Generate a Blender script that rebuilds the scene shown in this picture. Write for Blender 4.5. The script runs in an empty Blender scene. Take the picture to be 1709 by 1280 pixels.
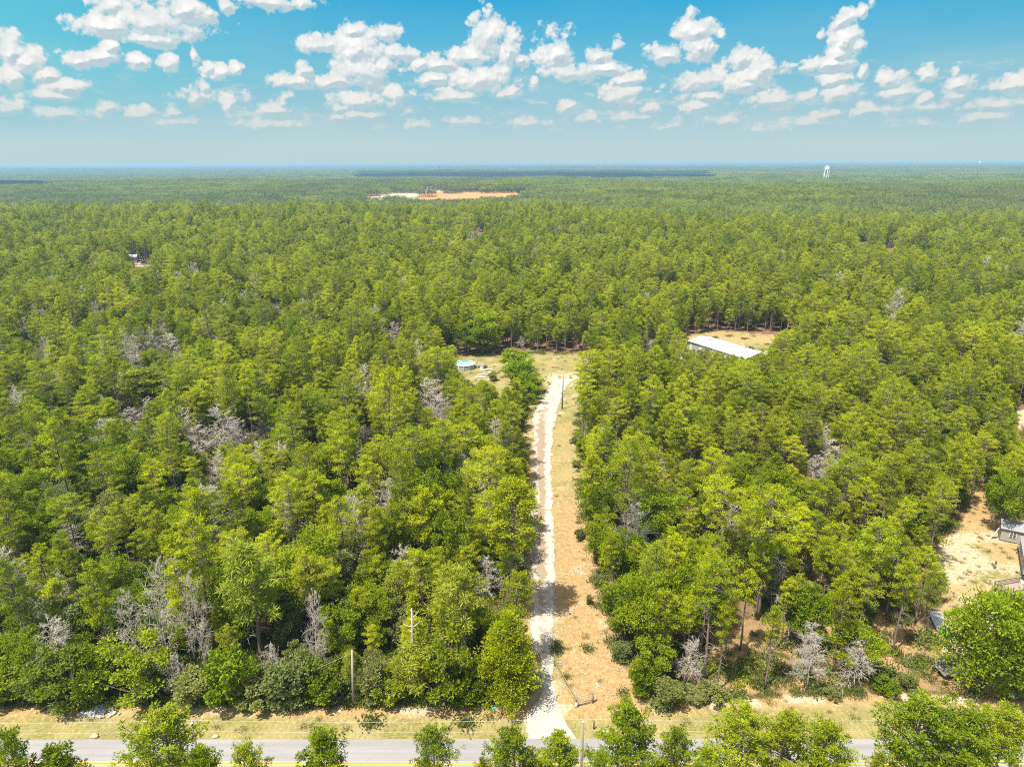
import bpy, math, random
import numpy as np
from mathutils import Matrix, Vector

random.seed(7)
RNG = np.random.default_rng(7)
R = math.radians
scene = bpy.context.scene
COL = scene.collection

# ------------------------------------------------------------------ camera
FPX, CX, CY = 1139.0, 854.5, 640.0
PITCH, ROLL, CAMZ = 17.86, -0.2, 58.0
cam_d = bpy.data.cameras.new('camera')
cam = bpy.data.objects.new('camera', cam_d)
COL.objects.link(cam)
cam_d.sensor_width = 36.0
cam_d.lens = FPX / 1709.0 * 36.0
cam_d.clip_start, cam_d.clip_end = 0.5, 80000.0
CM = Matrix.Rotation(R(90 - PITCH), 4, 'X') @ Matrix.Rotation(R(ROLL), 4, 'Z')
CM.translation = Vector((0, 0, CAMZ))
cam.matrix_world = CM
scene.camera = cam
CR = np.array(CM.to_3x3())

# ------------------------------------------------------------------ sun, exposure
SUN_ELEV, SUN_STR, SKY_STR, EXPO = 66.0, 3.8, 0.15, 1.77
sdir = Vector((-3.8, -3.4, 0)).normalized() * math.cos(R(SUN_ELEV)) + Vector((0, 0, math.sin(R(SUN_ELEV))))
sl = bpy.data.lights.new('sun', 'SUN')
sl.energy, sl.angle, sl.color = SUN_STR, R(0.5), (1.0, 0.955, 0.87)
sun = bpy.data.objects.new('sun', sl)
COL.objects.link(sun)
sun.rotation_euler = (-sdir).to_track_quat('-Z', 'Y').to_euler()
sun.location = (0, 0, 300)
vs = scene.view_settings
vs.view_transform, vs.look, vs.exposure, vs.gamma = 'Standard', 'None', EXPO, 1.0
vs.use_curve_mapping = False
cy = scene.cycles
cy.max_bounces, cy.diffuse_bounces, cy.glossy_bounces, cy.transmission_bounces = 6, 4, 2, 4
cy.volume_bounces, cy.transparent_max_bounces = 0, 4
cy.use_denoising = False
cy.sample_clamp_indirect = 6.0
cy.pixel_filter_type = 'BLACKMAN_HARRIS'
cy.filter_width = 1.05
cy.caustics_reflective = cy.caustics_refractive = False


# ------------------------------------------------------------------ node helper
class NT:
    def __init__(s, tree):
        s.t = tree
        s.x = 0

    def n(s, typ, ins=None, **kw):
        nd = s.t.nodes.new(typ)
        s.x += 40
        nd.location = (s.x, 0)
        for k, v in kw.items():
            setattr(nd, k, v)
        for k, v in (ins or {}).items():
            if isinstance(v, bpy.types.NodeSocket):
                s.t.links.new(v, nd.inputs[k])
            else:
                nd.inputs[k].default_value = v
        return nd

    def m(s, op, a, b=0.0, c=0.0, clamp=False):
        nd = s.n('ShaderNodeMath', operation=op, use_clamp=clamp)
        for i, v in enumerate((a, b, c)):
            if isinstance(v, bpy.types.NodeSocket):
                s.t.links.new(v, nd.inputs[i])
            else:
                nd.inputs[i].default_value = v
        return nd.outputs[0]

    def vm(s, op, a, b=None, c=None, out=0, scale=None):
        nd = s.n('ShaderNodeVectorMath', operation=op)
        for i, v in enumerate((a, b, c)):
            if v is None: continue
            if isinstance(v, bpy.types.NodeSocket):
                s.t.links.new(v, nd.inputs[i])
            else:
                nd.inputs[i].default_value = v
        if scale is not None:
            nd.inputs['Scale'].default_value = scale
        return nd.outputs[out]

    def mix(s, f, a, b, mode='MIX'):
        nd = s.n('ShaderNodeMix', data_type='RGBA', blend_type=mode)
        for k, v in ((0, f), (6, a), (7, b)):
            if isinstance(v, bpy.types.NodeSocket):
                s.t.links.new(v, nd.inputs[k])
            else:
                if k and len(v) == 3: v = (*v, 1)
                nd.inputs[k].default_value = v
        return nd.outputs[2]

    def ss(s, v, lo, hi, a=0.0, b=1.0):
        nd = s.n('ShaderNodeMapRange', interpolation_type='SMOOTHSTEP')
        for k, q in (('Value', v), ('From Min', lo), ('From Max', hi), ('To Min', a), ('To Max', b)):
            if isinstance(q, bpy.types.NodeSocket):
                s.t.links.new(q, nd.inputs[k])
            else:
                nd.inputs[k].default_value = q
        return nd.outputs[0]

    def noise(s, vec, scale, detail=3.0, rough=0.55, out='Fac'):
        nd = s.n('ShaderNodeTexNoise', {'Scale': scale, 'Detail': detail, 'Roughness': rough})
        if vec is not None: s.t.links.new(vec, nd.inputs['Vector'])
        return nd.outputs[out]


def ray(px, py):
    d = np.array(((px - CX) / FPX, -(py - CY) / FPX, -1.0))
    d = CR @ d
    return d / np.linalg.norm(d)


def P(px, py, z=0.0):
    """where the line of sight through a picture point meets height z"""
    d = ray(px, py)
    k = (z - CAMZ) / d[2]
    return Vector((d[0] * k, d[1] * k, z))


def PY(px, py, Y):
    """point on the sight line at ground distance Y"""
    d = ray(px, py)
    k = Y / d[1]
    return Vector((d[0] * k, Y, CAMZ + d[2] * k))


def proj(p):
    """world points (N,3) -> picture coordinates"""
    q = (np.asarray(p, float) - np.array((0, 0, CAMZ))) @ CR
    dz = np.where(q[:, 2] < -1e-3, -q[:, 2], 1e-3)
    return CX + FPX * q[:, 0] / dz, CY - FPX * q[:, 1] / dz, dz


# ------------------------------------------------------------------ world: sky and cumulus
PUFFS = [
    # (px, py, half width, half height, strength)
    (250, 38, 98, 32, 1), (190, 44, 52, 20, 1), (305, 18, 48, 30, 1), (180, 12, 30, 18, .8), (245, 66, 60, 14, .8),
    (375, 10, 15, 12, .9), (450, 2, 65, 9, .9), (505, 5, 14, 6, .5),
    (15, 85, 30, 30, 1), (42, 105, 36, 26, 1), (75, 125, 30, 15, .9), (110, 143, 45, 16, .9), (85, 160, 60, 10, .55), (20, 130, 40, 22, .8),
    (165, 95, 48, 13, 1), (182, 80, 17, 12, 1), (228, 104, 24, 10, .95), (281, 106, 19, 11, 1), (130, 98, 22, 8, .8),
    (368, 122, 28, 10, 1), (398, 116, 14, 13, 1), (348, 114, 12, 13, 1), (326, 92, 7, 6, .6),
    (330, 160, 27, 17, .95), (338, 145, 12, 10, .95), (380, 175, 13, 20, .8), (178, 178, 20, 10, .6), (235, 190, 28, 12, .75), (285, 190, 22, 12, .55),
    (600, 82, 56, 34, 1), (532, 75, 36, 17, 1), (588, 52, 26, 16, 1), (640, 58, 28, 18, 1), (664, 88, 34, 15, 1), (605, 120, 52, 26, 1),
    (560, 134, 34, 14, 1), (640, 110, 20, 24, .9),
    (487, 137, 36, 13, .95), (508, 118, 15, 15, .9), (477, 161, 20, 7, .8), (455, 185, 42, 15, .85), (470, 172, 18, 8, .8), (412, 160, 8, 6, .4),
    (595, 172, 42, 20, .75), (565, 180, 16, 7, .75), (665, 158, 26, 22, .9), (683, 185, 16, 7, .6), (600, 193, 48, 5, .6),
    (815, 62, 36, 34, 1), (850, 82, 20, 30, 1), (782, 95, 46, 17, 1), (735, 106, 34, 13, .95), (700, 107, 14, 7, .8), (805, 132, 58, 30, .9),
    (722, 132, 26, 13, .95), (765, 160, 50, 12, .95), (845, 155, 20, 14, .8), (868, 100, 14, 10, .8),
    (928, 90, 34, 34, 1), (945, 120, 46, 17, 1), (1000, 96, 24, 18, 1), (1012, 115, 40, 14, .9), (893, 138, 12, 8, .8), (1028, 76, 10, 8, .5),
    (1152, 22, 12, 16, 1), (1160, 50, 34, 26, 1), (1105, 94, 36, 20, 1), (1165, 78, 34, 26, 1), (1204, 58, 8, 7, .5),
    (1040, 160, 38, 20, .95), (1045, 135, 28, 12, .9), (945, 178, 23, 16, .85), (1085, 180, 22, 8, .7),
    (1236, 100, 26, 20, 1), (1170, 135, 50, 17, 1), (1275, 115, 34, 24, 1), (1240, 140, 50, 15, .9), (1250, 130, 40, 20, .9),
    (1402, 35, 24, 20, 1), (1410, 66, 34, 30, 1), (1385, 106, 38, 15, 1), (1432, 78, 18, 17, 1), (1440, 18, 8, 5, .7), (1456, 5, 9, 4, .6), (1398, 90, 30, 18, 1), (1368, 60, 8, 14, .6),
    (1290, 168, 52, 19, .95), (1345, 162, 42, 15, .95), (1402, 158, 38, 17, .95), (1390, 135, 30, 10, .85), (1163, 180, 26, 13, .85), (1180, 160, 40, 12, .5),
    (1484, 134, 22, 18, 1), (1500, 155, 38, 13, .95), (1546, 126, 14, 5, .7), (1596, 120, 7, 5, .6), (1440, 118, 10, 10, .4),
    (1600, 142, 26, 17, .95), (1680, 143, 38, 16, .95), (1590, 160, 30, 10, .7), (1555, 178, 60, 12, .7), (1655, 174, 55, 10, .65), (1545, 165, 20, 10, .8),
    (1060, 195, 40, 10, .65), (1205, 202, 42, 8, .6), (885, 205, 34, 8, .55), (780, 203, 42, 12, .55), (700, 208, 30, 7, .5), (1345, 204, 55, 7, .6),
    (1540, 206, 55, 7, .6), (1450, 185, 36, 8, .6), (1375, 192, 24, 11, .65), (1640, 196, 70, 8, .5), (100, 190, 75, 12, .5), (25, 180, 42, 14, .6), (560, 196, 26, 8, .4),
    (1115, 210, 30, 7, .4), (310, 205, 60, 8, .3), (450, 208, 60, 8, .3), (980, 200, 30, 6, .35), (1290, 215, 60, 6, .35),
    (1780, 120, 60, 25, .9), (1850, 170, 70, 16, .7), (-60, 60, 50, 28, .9), (-110, 130, 80, 22, .8), (1790, 195, 90, 9, .5), (-80, 185, 70, 12, .5),
]


def azel(px, py):
    d = ray(px, py)
    return math.degrees(math.atan2(d[0], d[1])), math.degrees(math.asin(d[2]))


def build_world():
    w = bpy.data.worlds.new('World')
    scene.world = w
    w.use_nodes = True
    t = w.node_tree
    t.nodes.clear()
    k = NT(t)
    out = k.n('ShaderNodeOutputWorld')
    sky = k.n('ShaderNodeTexSky', sky_type='NISHITA', sun_disc=False)
    sky.sun_elevation = R(SUN_ELEV)
    sky.sun_rotation = math.atan2(sdir.x, sdir.y)
    sky.altitude, sky.air_density, sky.dust_density, sky.ozone_density = 60, 1.0, 1.3, 1.6
    base = k.n('ShaderNodeBackground', {'Color': k.mix(1.0, sky.outputs[0], (1.0, .90, .70), 'MULTIPLY'), 'Strength': SKY_STR})
    # direction -> azimuth, elevation in degrees
    g = k.n('ShaderNodeNewGeometry')
    dirv = k.vm('SCALE', g.outputs['Incoming'], scale=-1.0)
    sp = k.n('ShaderNodeSeparateXYZ', {0: dirv})
    az = k.m('MULTIPLY', k.m('ARCTAN2', sp.outputs[0], sp.outputs[1]), 57.29578)
    el = k.m('MULTIPLY', k.m('ARCSINE', sp.outputs[2]), 57.29578)
    ae = k.n('ShaderNodeCombineXYZ', {0: az, 1: el}).outputs[0]
    # ---- cloud field group
    gt = bpy.data.node_groups.new('cumulus_field', 'ShaderNodeTree')
    gt.interface.new_socket('Vector', in_out='INPUT', socket_type='NodeSocketVector')
    gt.interface.new_socket('Field', in_out='OUTPUT', socket_type='NodeSocketFloat')
    gt.interface.new_socket('Strength', in_out='OUTPUT', socket_type='NodeSocketFloat')
    q = NT(gt)
    gi, go = q.n('NodeGroupInput'), q.n('NodeGroupOutput')
    v = gi.outputs[0]
    wn = q.n('ShaderNodeTexNoise', {'Vector': v, 'Scale': 0.55, 'Detail': 4.0, 'Roughness': 0.6})
    wv = q.vm('MULTIPLY', q.vm('SUBTRACT', wn.outputs['Color'], (.5, .5, .5)), (.9, .7, 0))
    vw = q.vm('ADD', v, wv)
    acc = None
    for (px, py, rx, ry, s_) in PUFFS:
        a0, e0 = azel(px, py)
        a1, e1 = azel(px + rx * 1.02, py)
        a2, e2 = azel(px, py - ry * 1.12)
        ix, iy = 1 / max(.35, abs(a1 - a0)), 1 / max(.55, abs(e2 - e0))
        o = q.vm('MULTIPLY_ADD', vw, (ix, iy, 0), (-a0 * ix, -e0 * iy, 0))
        ln = q.vm('LENGTH', o, out=1)
        r = q.m('MULTIPLY_ADD', ln, -1.0 * (0.6 + .4 * s_), 1.0 * (.35 + .65 * s_))      # 1 in the middle, 0 at the rim
        acc = r if acc is None else q.n('ShaderNodeMath', {0: acc, 1: r, 2: 0.18}, operation='SMOOTH_MAX').outputs[0]
    # rounded heads: bright lumps of three sizes, each a smooth cell bump
    def lumps(sc_, sm, vec):
        vo = q.n('ShaderNodeTexVoronoi', {'Vector': vec, 'Scale': sc_, 'Detail': 0.0, 'Smoothness': sm}, feature='SMOOTH_F1')
        return q.m('SUBTRACT', 0.42, vo.outputs['Distance'])
    wd = q.n('ShaderNodeTexNoise', {'Vector': v, 'Scale': 2.2, 'Detail': 3.0, 'Roughness': 0.6})
    v2 = q.vm('ADD', v, q.vm('MULTIPLY', q.vm('SUBTRACT', wd.outputs['Color'], (.5, .5, .5)), (.55, .55, 0)))
    v2 = q.vm('MULTIPLY', v2, (1.0, 1.15, 0))
    bill = q.m('MULTIPLY', lumps(.70, .3, v2), 1.0)
    bill = q.m('ADD', bill, q.m('MULTIPLY', lumps(1.6, .25, v2), .62))
    bill = q.m('ADD', bill, q.m('MULTIPLY', lumps(3.6, .2, v2), .26))
    b2 = q.noise(v, 3.6, 6.0, 0.68)
    f = q.m('ADD', q.m('ADD', q.m('MULTIPLY', acc, .9), .30), q.m('MULTIPLY', bill, .95))
    f = q.m('ADD', f, q.m('MULTIPLY', q.m('SUBTRACT', b2, 0.5), 0.62))
    gt.links.new(f, go.inputs[0])
    gt.links.new(acc, go.inputs[1])
    gt.interface.new_socket('Billow', in_out='OUTPUT', socket_type='NodeSocketFloat')
    gt.links.new(q.m('ADD', q.m('MULTIPLY', bill, .8), q.m('MULTIPLY', b2, .6)), go.inputs[2])

    def fld(vec):
        gn = k.n('ShaderNodeGroup')
        gn.node_tree = gt
        t.links.new(vec, gn.inputs[0])
        return gn
    f0 = fld(ae)
    f1 = fld(k.vm('ADD', ae, (-0.13, 0.22, 0)))
    lit = k.m('ADD', k.m('MULTIPLY', k.m('SUBTRACT', f0.outputs[0], f1.outputs[0]), .62), k.m('MULTIPLY', k.m('SUBTRACT', f0.outputs[1], f1.outputs[1]), 1.7))
    dens = k.ss(f0.outputs[0], -0.08, k.ss(el, 7.0, 2.5, .34, .65))
    lite = k.ss(lit, -0.42, 0.24)
    thick = k.ss(f0.outputs[0], 0.15, 1.1)
    # sky colour by elevation (pale, slightly green near the horizon)
    ramp = k.n('ShaderNodeValToRGB', {0: k.m('DIVIDE', el, 14.0, clamp=True)})
    cr = ramp.color_ramp
    cr.elements[0].position, cr.elements[0].color = 0.0, (.50, .66, .69, 1)
    cr.elements[1].position, cr.elements[1].color = 1.0, (.012, .335, .67, 1)
    for p_, c_ in ((.10, (.50, .67, .69)), (.24, (.376, .61, .69)), (.46, (.21, .55, .70)), (.64, (.105, .48, .71)), (.84, (.035, .40, .70))):
        e = cr.elements.new(p_)
        e.color = (*c_, 1)
    skyc = ramp.outputs[0]
    azf = k.ss(az, -10.0, -42.0)
    skyc = k.mix(k.m('MULTIPLY', azf, k.ss(el, 0.5, 6.0, 0.0, 0.7)), skyc, (0.15, 0.62, 0.72))
    azr = k.ss(az, 15.0, 45.0)
    skyc = k.mix(k.m('MULTIPLY', azr, k.ss(el, 4.0, 11.0, 0.0, 0.45)), skyc, (0.10, 0.42, 0.70))
    big = k.noise(k.vm('MULTIPLY', ae, (0.06, 0.25, 1)), 1.0, 3.0)
    veil = k.m('MULTIPLY', k.ss(big, 0.42, 0.72), k.ss(el, 11.0, 3.0, 0.05, 0.35))
    skyc = k.mix(veil, skyc, (0.56, 0.70, 0.70))
    white = k.mix(thick, (0.80, 0.84, 0.83), (1.02, 1.0, 0.98))
    shade = k.mix(thick, (0.50, 0.65, 0.70), (0.47, 0.58, 0.64))
    cc = k.mix(lite, shade, white)
    cc = k.mix(k.ss(f0.outputs[2], .40, .05, 0, .25), cc, (0.62, 0.72, 0.75))
    far = k.ss(el, 1.5, 8.0)
    warm = k.mix(lite, (0.47, 0.62, 0.66), (0.84, 0.79, 0.73))
    cc = k.mix(far, warm, cc)
    amt = k.m('MULTIPLY', dens, k.ss(el, 1.4, 6.0, 0.5, 1.0))
    bn = k.noise(k.vm('MULTIPLY', ae, (.42, 1.25, 1)), 1.0, 6.0, .62)
    bwin = k.m('MULTIPLY', k.ss(el, 1.6, 3.4), k.ss(el, 7.5, 4.6))
    band = k.m('MULTIPLY', k.m('MULTIPLY', k.ss(bn, .50, .66), bwin), k.ss(az, -45.0, 10.0, .28, .62))
    skyc = k.mix(band, skyc, k.mix(k.ss(bn, .52, .72), (0.50, .645, .675), (0.78, .775, .74)))
    full = k.mix(amt, skyc, cc)
    bg2 = k.n('ShaderNodeBackground', {'Color': full, 'Strength': 1.0 / (2 ** EXPO)})
    inside = k.m('MULTIPLY', k.m('LESS_THAN', el, 14.0), k.m('GREATER_THAN', el, -0.6))
    # the cumulus belt lies ahead; over the rest of the dome the plain sky goes on
    inside = k.m('MULTIPLY', inside, k.m('LESS_THAN', k.m('ABSOLUTE', az), 55.0))
    mx = k.n('ShaderNodeMixShader', {0: inside, 1: base.outputs[0], 2: bg2.outputs[0]})
    t.links.new(mx.outputs[0], out.inputs[0])
    w.cycles.sampling_method = 'MANUAL'
    w.cycles.sample_map_resolution = 512


build_world()


# ------------------------------------------------------------------ small helpers
def smooth(a, b, x):
    t = np.clip((x - a) / (b - a), 0, 1)
    return t * t * (3 - 2 * t)


def vnoise(x, y, scale, seed=0):
    x, y = np.asarray(x, float) / scale + seed * 17.3, np.asarray(y, float) / scale + seed * 9.7
    xi, yi = np.floor(x).astype(np.int64), np.floor(y).astype(np.int64)
    fx, fy = x - xi, y - yi
    fx, fy = fx * fx * (3 - 2 * fx), fy * fy * (3 - 2 * fy)

    def h(i, j):
        n = (i * 374761393 + j * 668265263 + seed * 1274126177) & 0x7fffffff
        n = ((n ^ (n >> 13)) * 1274126177) & 0x7fffffff
        return ((n ^ (n >> 16)) & 0xffff) / 65535.0
    return (h(xi, yi) * (1 - fx) + h(xi + 1, yi) * fx) * (1 - fy) + (h(xi, yi + 1) * (1 - fx) + h(xi + 1, yi + 1) * fx) * fy


def fbm(x, y, scale, seed=0, oct=3):
    s, a, tot = 0, 1, 0
    for i in range(oct):
        s = s + a * vnoise(x, y, scale / 2 ** i, seed + i * 5)
        tot += a
        a *= .5
    return s / tot


def inpoly(x, y, poly):
    x, y = np.asarray(x, float), np.asarray(y, float)
    r = np.zeros(x.shape, bool)
    n = len(poly)
    for i in range(n):
        x1, y1 = poly[i][0], poly[i][1]
        x2, y2 = poly[(i + 1) % n][0], poly[(i + 1) % n][1]
        if y1 == y2: continue
        c = ((y1 > y) != (y2 > y)) & (x < (x2 - x1) * (y - y1) / (y2 - y1) + x1)
        r ^= c
    return r


def polydist(x, y, poly, closed=True):
    """distance to the outline"""
    x, y = np.asarray(x, float), np.asarray(y, float)
    best = np.full(x.shape, 1e9)
    n = len(poly)
    for i in range(n if closed else n - 1):
        ax, ay = poly[i][0], poly[i][1]
        bx, by = poly[(i + 1) % n][0], poly[(i + 1) % n][1]
        dx, dy = bx - ax, by - ay
        t = np.clip(((x - ax) * dx + (y - ay) * dy) / (dx * dx + dy * dy + 1e-9), 0, 1)
        best = np.minimum(best, np.hypot(x - ax - t * dx, y - ay - t * dy))
    return best


KP = [(-1e4, 0), (250, 0), (430, 1.0), (600, 6.0), (690, 3), (860, -9), (1180, -16), (1480, -1), (1800, 3), (2150, 3), (2700, -18), (3400, 5), (4500, -18),
      (6000, 9), (8500, 8), (12000, 10), (18000, 14), (26000, 20), (60000, 22)]


def HT(x, y):
    x, y = np.asarray(x, float), np.asarray(y, float)
    t = x / np.maximum(np.hypot(x, y), 1)
    kk = 1.0 + 0.35 * smooth(0.03, 0.3, t)
    q = y * kk
    z = np.zeros_like(q)
    kx, kz = np.array([p[0] for p in KP], float), np.array([p[1] for p in KP], float)
    for o in (-.06, -.03, 0, .03, .06):
        z += np.interp(q * (1 + o), kx, kz) / 5
    far = smooth(330, 900, y)
    z += far * (vnoise(x, y, 420, 3) - .5) * 7 + smooth(1500, 4000, y) * (vnoise(x, y, 1500, 4) - .5) * 22
    return z


def mesh_np(name, verts, quads=None, tris=None, attrs=None, smoothf=False, mats=None, midx=None):
    me = bpy.data.meshes.new(name)
    verts = np.asarray(verts, np.float32)
    nq = 0 if quads is None else len(quads)
    nt = 0 if tris is None else len(tris)
    me.vertices.add(len(verts))
    me.vertices.foreach_set('co', verts.ravel())
    loops = []
    if nq: loops.append(np.asarray(quads, np.int32).ravel())
    if nt: loops.append(np.asarray(tris, np.int32).ravel())
    lp = np.concatenate(loops)
    me.loops.add(len(lp))
    me.loops.foreach_set('vertex_index', lp)
    me.polygons.add(nq + nt)
    st = np.concatenate([np.arange(nq) * 4, nq * 4 + np.arange(nt) * 3]).astype(np.int32)
    me.polygons.foreach_set('loop_start', st)
    if midx is not None:
        me.polygons.foreach_set('material_index', np.asarray(midx, np.int32))
    for k_, a in (attrs or {}).items():
        a = np.asarray(a, np.float32)
        if a.ndim == 1:
            at = me.attributes.new(k_, 'FLOAT', 'POINT')
            at.data.foreach_set('value', a)
        else:
            at = me.attributes.new(k_, 'FLOAT_COLOR', 'POINT')
            at.data.foreach_set('color', a.ravel())
    me.polygons.foreach_set('use_smooth', np.full(nq + nt, smoothf))
    for m_ in (mats or []): me.materials.append(m_)
    me.update(calc_edges=True)
    me.validate(verbose=False)
    return me


class MB:
    """collects shapes for one mesh"""
    def __init__(s):
        s.v, s.q, s.t, s.a, s.n = [], [], [], [], 0

    def add(s, v, q=None, t=None, a=0.5):
        v = np.asarray(v, float).reshape(-1, 3)
        if q is not None and len(q): s.q.append(np.asarray(q, int).reshape(-1, 4) + s.n)
        if t is not None and len(t): s.t.append(np.asarray(t, int).reshape(-1, 3) + s.n)
        s.v.append(v)
        s.a.append(np.broadcast_to(np.asarray(a, float), (len(v),)).copy())
        s.n += len(v)
        return s

    def box(s, c, size, rz=0.0, a=.5, rx=0.0, ry=0.0):
        h = np.array(size, float) / 2
        v = np.array([(x, y, z) for z in (-1, 1) for y in (-1, 1) for x in (-1, 1)], float) * h
        m = np.array((Matrix.Rotation(rz, 3, 'Z') @ Matrix.Rotation(ry, 3, 'Y') @ Matrix.Rotation(rx, 3, 'X')))
        v = v @ m.T + np.array(c, float)
        return s.add(v, [(0, 2, 3, 1), (4, 5, 7, 6), (0, 1, 5, 4), (2, 6, 7, 3), (0, 4, 6, 2), (1, 3, 7, 5)], a=a)

    def tube(s, pts, rad, n=6, a=.5, cap=True):
        pts = np.asarray(pts, float)
        m = len(pts)
        rad = np.broadcast_to(np.asarray(rad, float), (m,))
        tg = np.gradient(pts, axis=0)
        tg /= np.linalg.norm(tg, axis=1)[:, None] + 1e-9
        ref = np.array((0, 0, 1.0)) if abs(tg[:, 2]).mean() < .8 else np.array((1.0, 0, 0))
        u = np.cross(tg, ref)
        u /= np.linalg.norm(u, axis=1)[:, None] + 1e-9
        w_ = np.cross(tg, u)
        an = np.arange(n) * 2 * math.pi / n
        v = pts[:, None] + rad[:, None, None] * (np.cos(an)[None, :, None] * u[:, None] + np.sin(an)[None, :, None] * w_[:, None])
        i = np.arange(m - 1)[:, None] * n
        j = np.arange(n)[None]
        j2 = (j + 1) % n
        q = np.stack([i + j, i + j2, i + n + j2, i + n + j], -1).reshape(-1, 4)
        t = []
        v = v.reshape(-1, 3)
        if cap:
            v = np.vstack([v, pts[:1], pts[-1:]])
            a0, a1 = m * n, m * n + 1
            for jj in range(n):
                t.append((a0, (jj + 1) % n, jj))
                t.append((a1, (m - 1) * n + jj, (m - 1) * n + (jj + 1) % n))
        return s.add(v, q, t, a)

    def mesh(s, name, mats, smoothf=False, key='tint'):
        v = np.vstack(s.v)
        return mesh_np(name, v, np.vstack(s.q) if s.q else None, np.vstack(s.t) if s.t else None,
                       {key: np.concatenate(s.a)}, smoothf, mats)


def link(name, me, parent=None, loc=None, rz=None, mat=None):
    o = bpy.data.objects.new(name, me)
    COL.objects.link(o)
    if parent is not None: o.parent = parent
    if loc is not None: o.location = loc
    if rz is not None: o.rotation_euler.z = rz
    return o


def part(mb, name, mat, parent, smoothf=False):
    return link(name, mb.mesh(name, [mat], smoothf), parent)


def thing(name, label, cat, loc=(0, 0, 0), rz=0.0, group=None):
    o = bpy.data.objects.new(name, None)
    COL.objects.link(o)
    o.empty_display_size = .5
    o.location, o.rotation_euler = loc, (0, 0, rz)
    o['label'], o['category'] = label, cat
    if group: o['group'] = group
    return o


def tag(o, label=None, cat=None, group=None, kind=None):
    if label: o['label'] = label
    if cat: o['category'] = cat
    if group: o['group'] = group
    if kind: o['kind'] = kind
    return o


# ------------------------------------------------------------------ materials
def new_mat(name):
    m_ = bpy.data.materials.new(name)
    m_.use_nodes = True
    m_.node_tree.nodes.clear()
    return m_, NT(m_.node_tree)


def surf(k, color, rough=.8, spec=.3, metal=0.0, bump=None, bstr=.3, bdist=.05):
    out = k.n('ShaderNodeOutputMaterial')
    p = k.n('ShaderNodeBsdfPrincipled', {'Base Color': color if isinstance(color, bpy.types.NodeSocket) else (*color, 1),
                                         'Roughness': rough, 'Metallic': metal})
    p.inputs['Specular IOR Level'].default_value = spec
    if bump is not None:
        b = k.n('ShaderNodeBump', {'Height': bump, 'Strength': bstr, 'Distance': bdist})
        k.t.links.new(b.outputs[0], p.inputs['Normal'])
    k.t.links.new(p.outputs[0], out.inputs[0])
    return p


def plain(name, c, rough=.7, spec=.3, metal=0.0, var=.18, scale=6.0):
    m_, k = new_mat(name)
    co = k.n('ShaderNodeTexCoord').outputs['Object']
    n = k.noise(co, scale, 4.0, .6)
    n2 = k.noise(co, scale * .15, 2.0, .5)
    f = k.m('ADD', k.m('MULTIPLY', n, .6), k.m('MULTIPLY', n2, .4))
    col = k.mix(f, tuple(x * (1 - var) for x in c), tuple(min(1, x * (1 + var)) for x in c))
    surf(k, col, rough, spec, metal, n, .2, .01)
    return m_


def leaf_mat(name, lo, mid, hi, trans=.42, brown=None):
    """lo..hi: colour range over single leaves and over whole trees"""
    m_, k = new_mat(name)
    t_ = k.n('ShaderNodeAttribute', attribute_name='tint').outputs['Fac']
    oi = k.n('ShaderNodeObjectInfo')
    rnd = oi.outputs['Random']
    stand = k.noise(k.vm('MULTIPLY', oi.outputs['Location'], (.011, .006, 0)), 1.0, 3.0, .6)
    ramp = k.n('ShaderNodeValToRGB', {0: k.m('ADD', k.m('MULTIPLY', t_, .62), k.m('MULTIPLY', rnd, .38))})
    e = ramp.color_ramp.elements
    e[0].position, e[0].color = .12, (*lo, 1)
    e[1].position, e[1].color = .9, (*hi, 1)
    x = e.new(.5)
    x.color = (*mid, 1)
    col = ramp.outputs[0]
    # trees differ in hue: some bluish, some yellow
    r2 = k.m('FRACT', k.m('MULTIPLY', rnd, 7.31))
    col = k.mix(k.ss(r2, .6, 1.0, 0, .38), col, tuple(c * s for c, s in zip(mid, (.66, .84, 1.5))))
    col = k.mix(k.ss(r2, .35, 0.0, 0, .5), col, tuple(c * s for c, s in zip(hi, (.95, .92, 1.3))))
    col = k.mix(k.ss(stand, .50, .68, 0, .5), col, k.mix(1.0, col, (.66, .76, 1.3), 'MULTIPLY'))
    col = k.mix(k.ss(stand, .46, .32, 0, .3), col, k.mix(1.0, col, (1.02, .90, 1.6), 'MULTIPLY'))
    out = k.n('ShaderNodeOutputMaterial')
    d = k.n('ShaderNodeBsdfPrincipled', {'Base Color': col, 'Roughness': .62})
    d.inputs['Specular IOR Level'].default_value = .1
    tr = k.n('ShaderNodeBsdfTranslucent', {'Color': k.mix(1.0, col, (1.15, 1.25, .55), 'MULTIPLY')})
    mx = k.n('ShaderNodeMixShader', {0: trans, 1: d.outputs[0], 2: tr.outputs[0]})
    k.t.links.new(mx.outputs[0], out.inputs[0])
    return m_


def bark_mat(name, a, b):
    m_, k = new_mat(name)
    co = k.n('ShaderNodeTexCoord').outputs['Object']
    v = k.vm('MULTIPLY', co, (7, 7, 1.6))
    n = k.noise(v, 1.0, 4.0, .65)
    t_ = k.n('ShaderNodeAttribute', attribute_name='tint').outputs['Fac']
    col = k.mix(k.m('MULTIPLY_ADD', k.m('SUBTRACT', n, .5), .8, t_, clamp=True), a, b)
    surf(k, col, .9, .15)
    return m_


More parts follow.
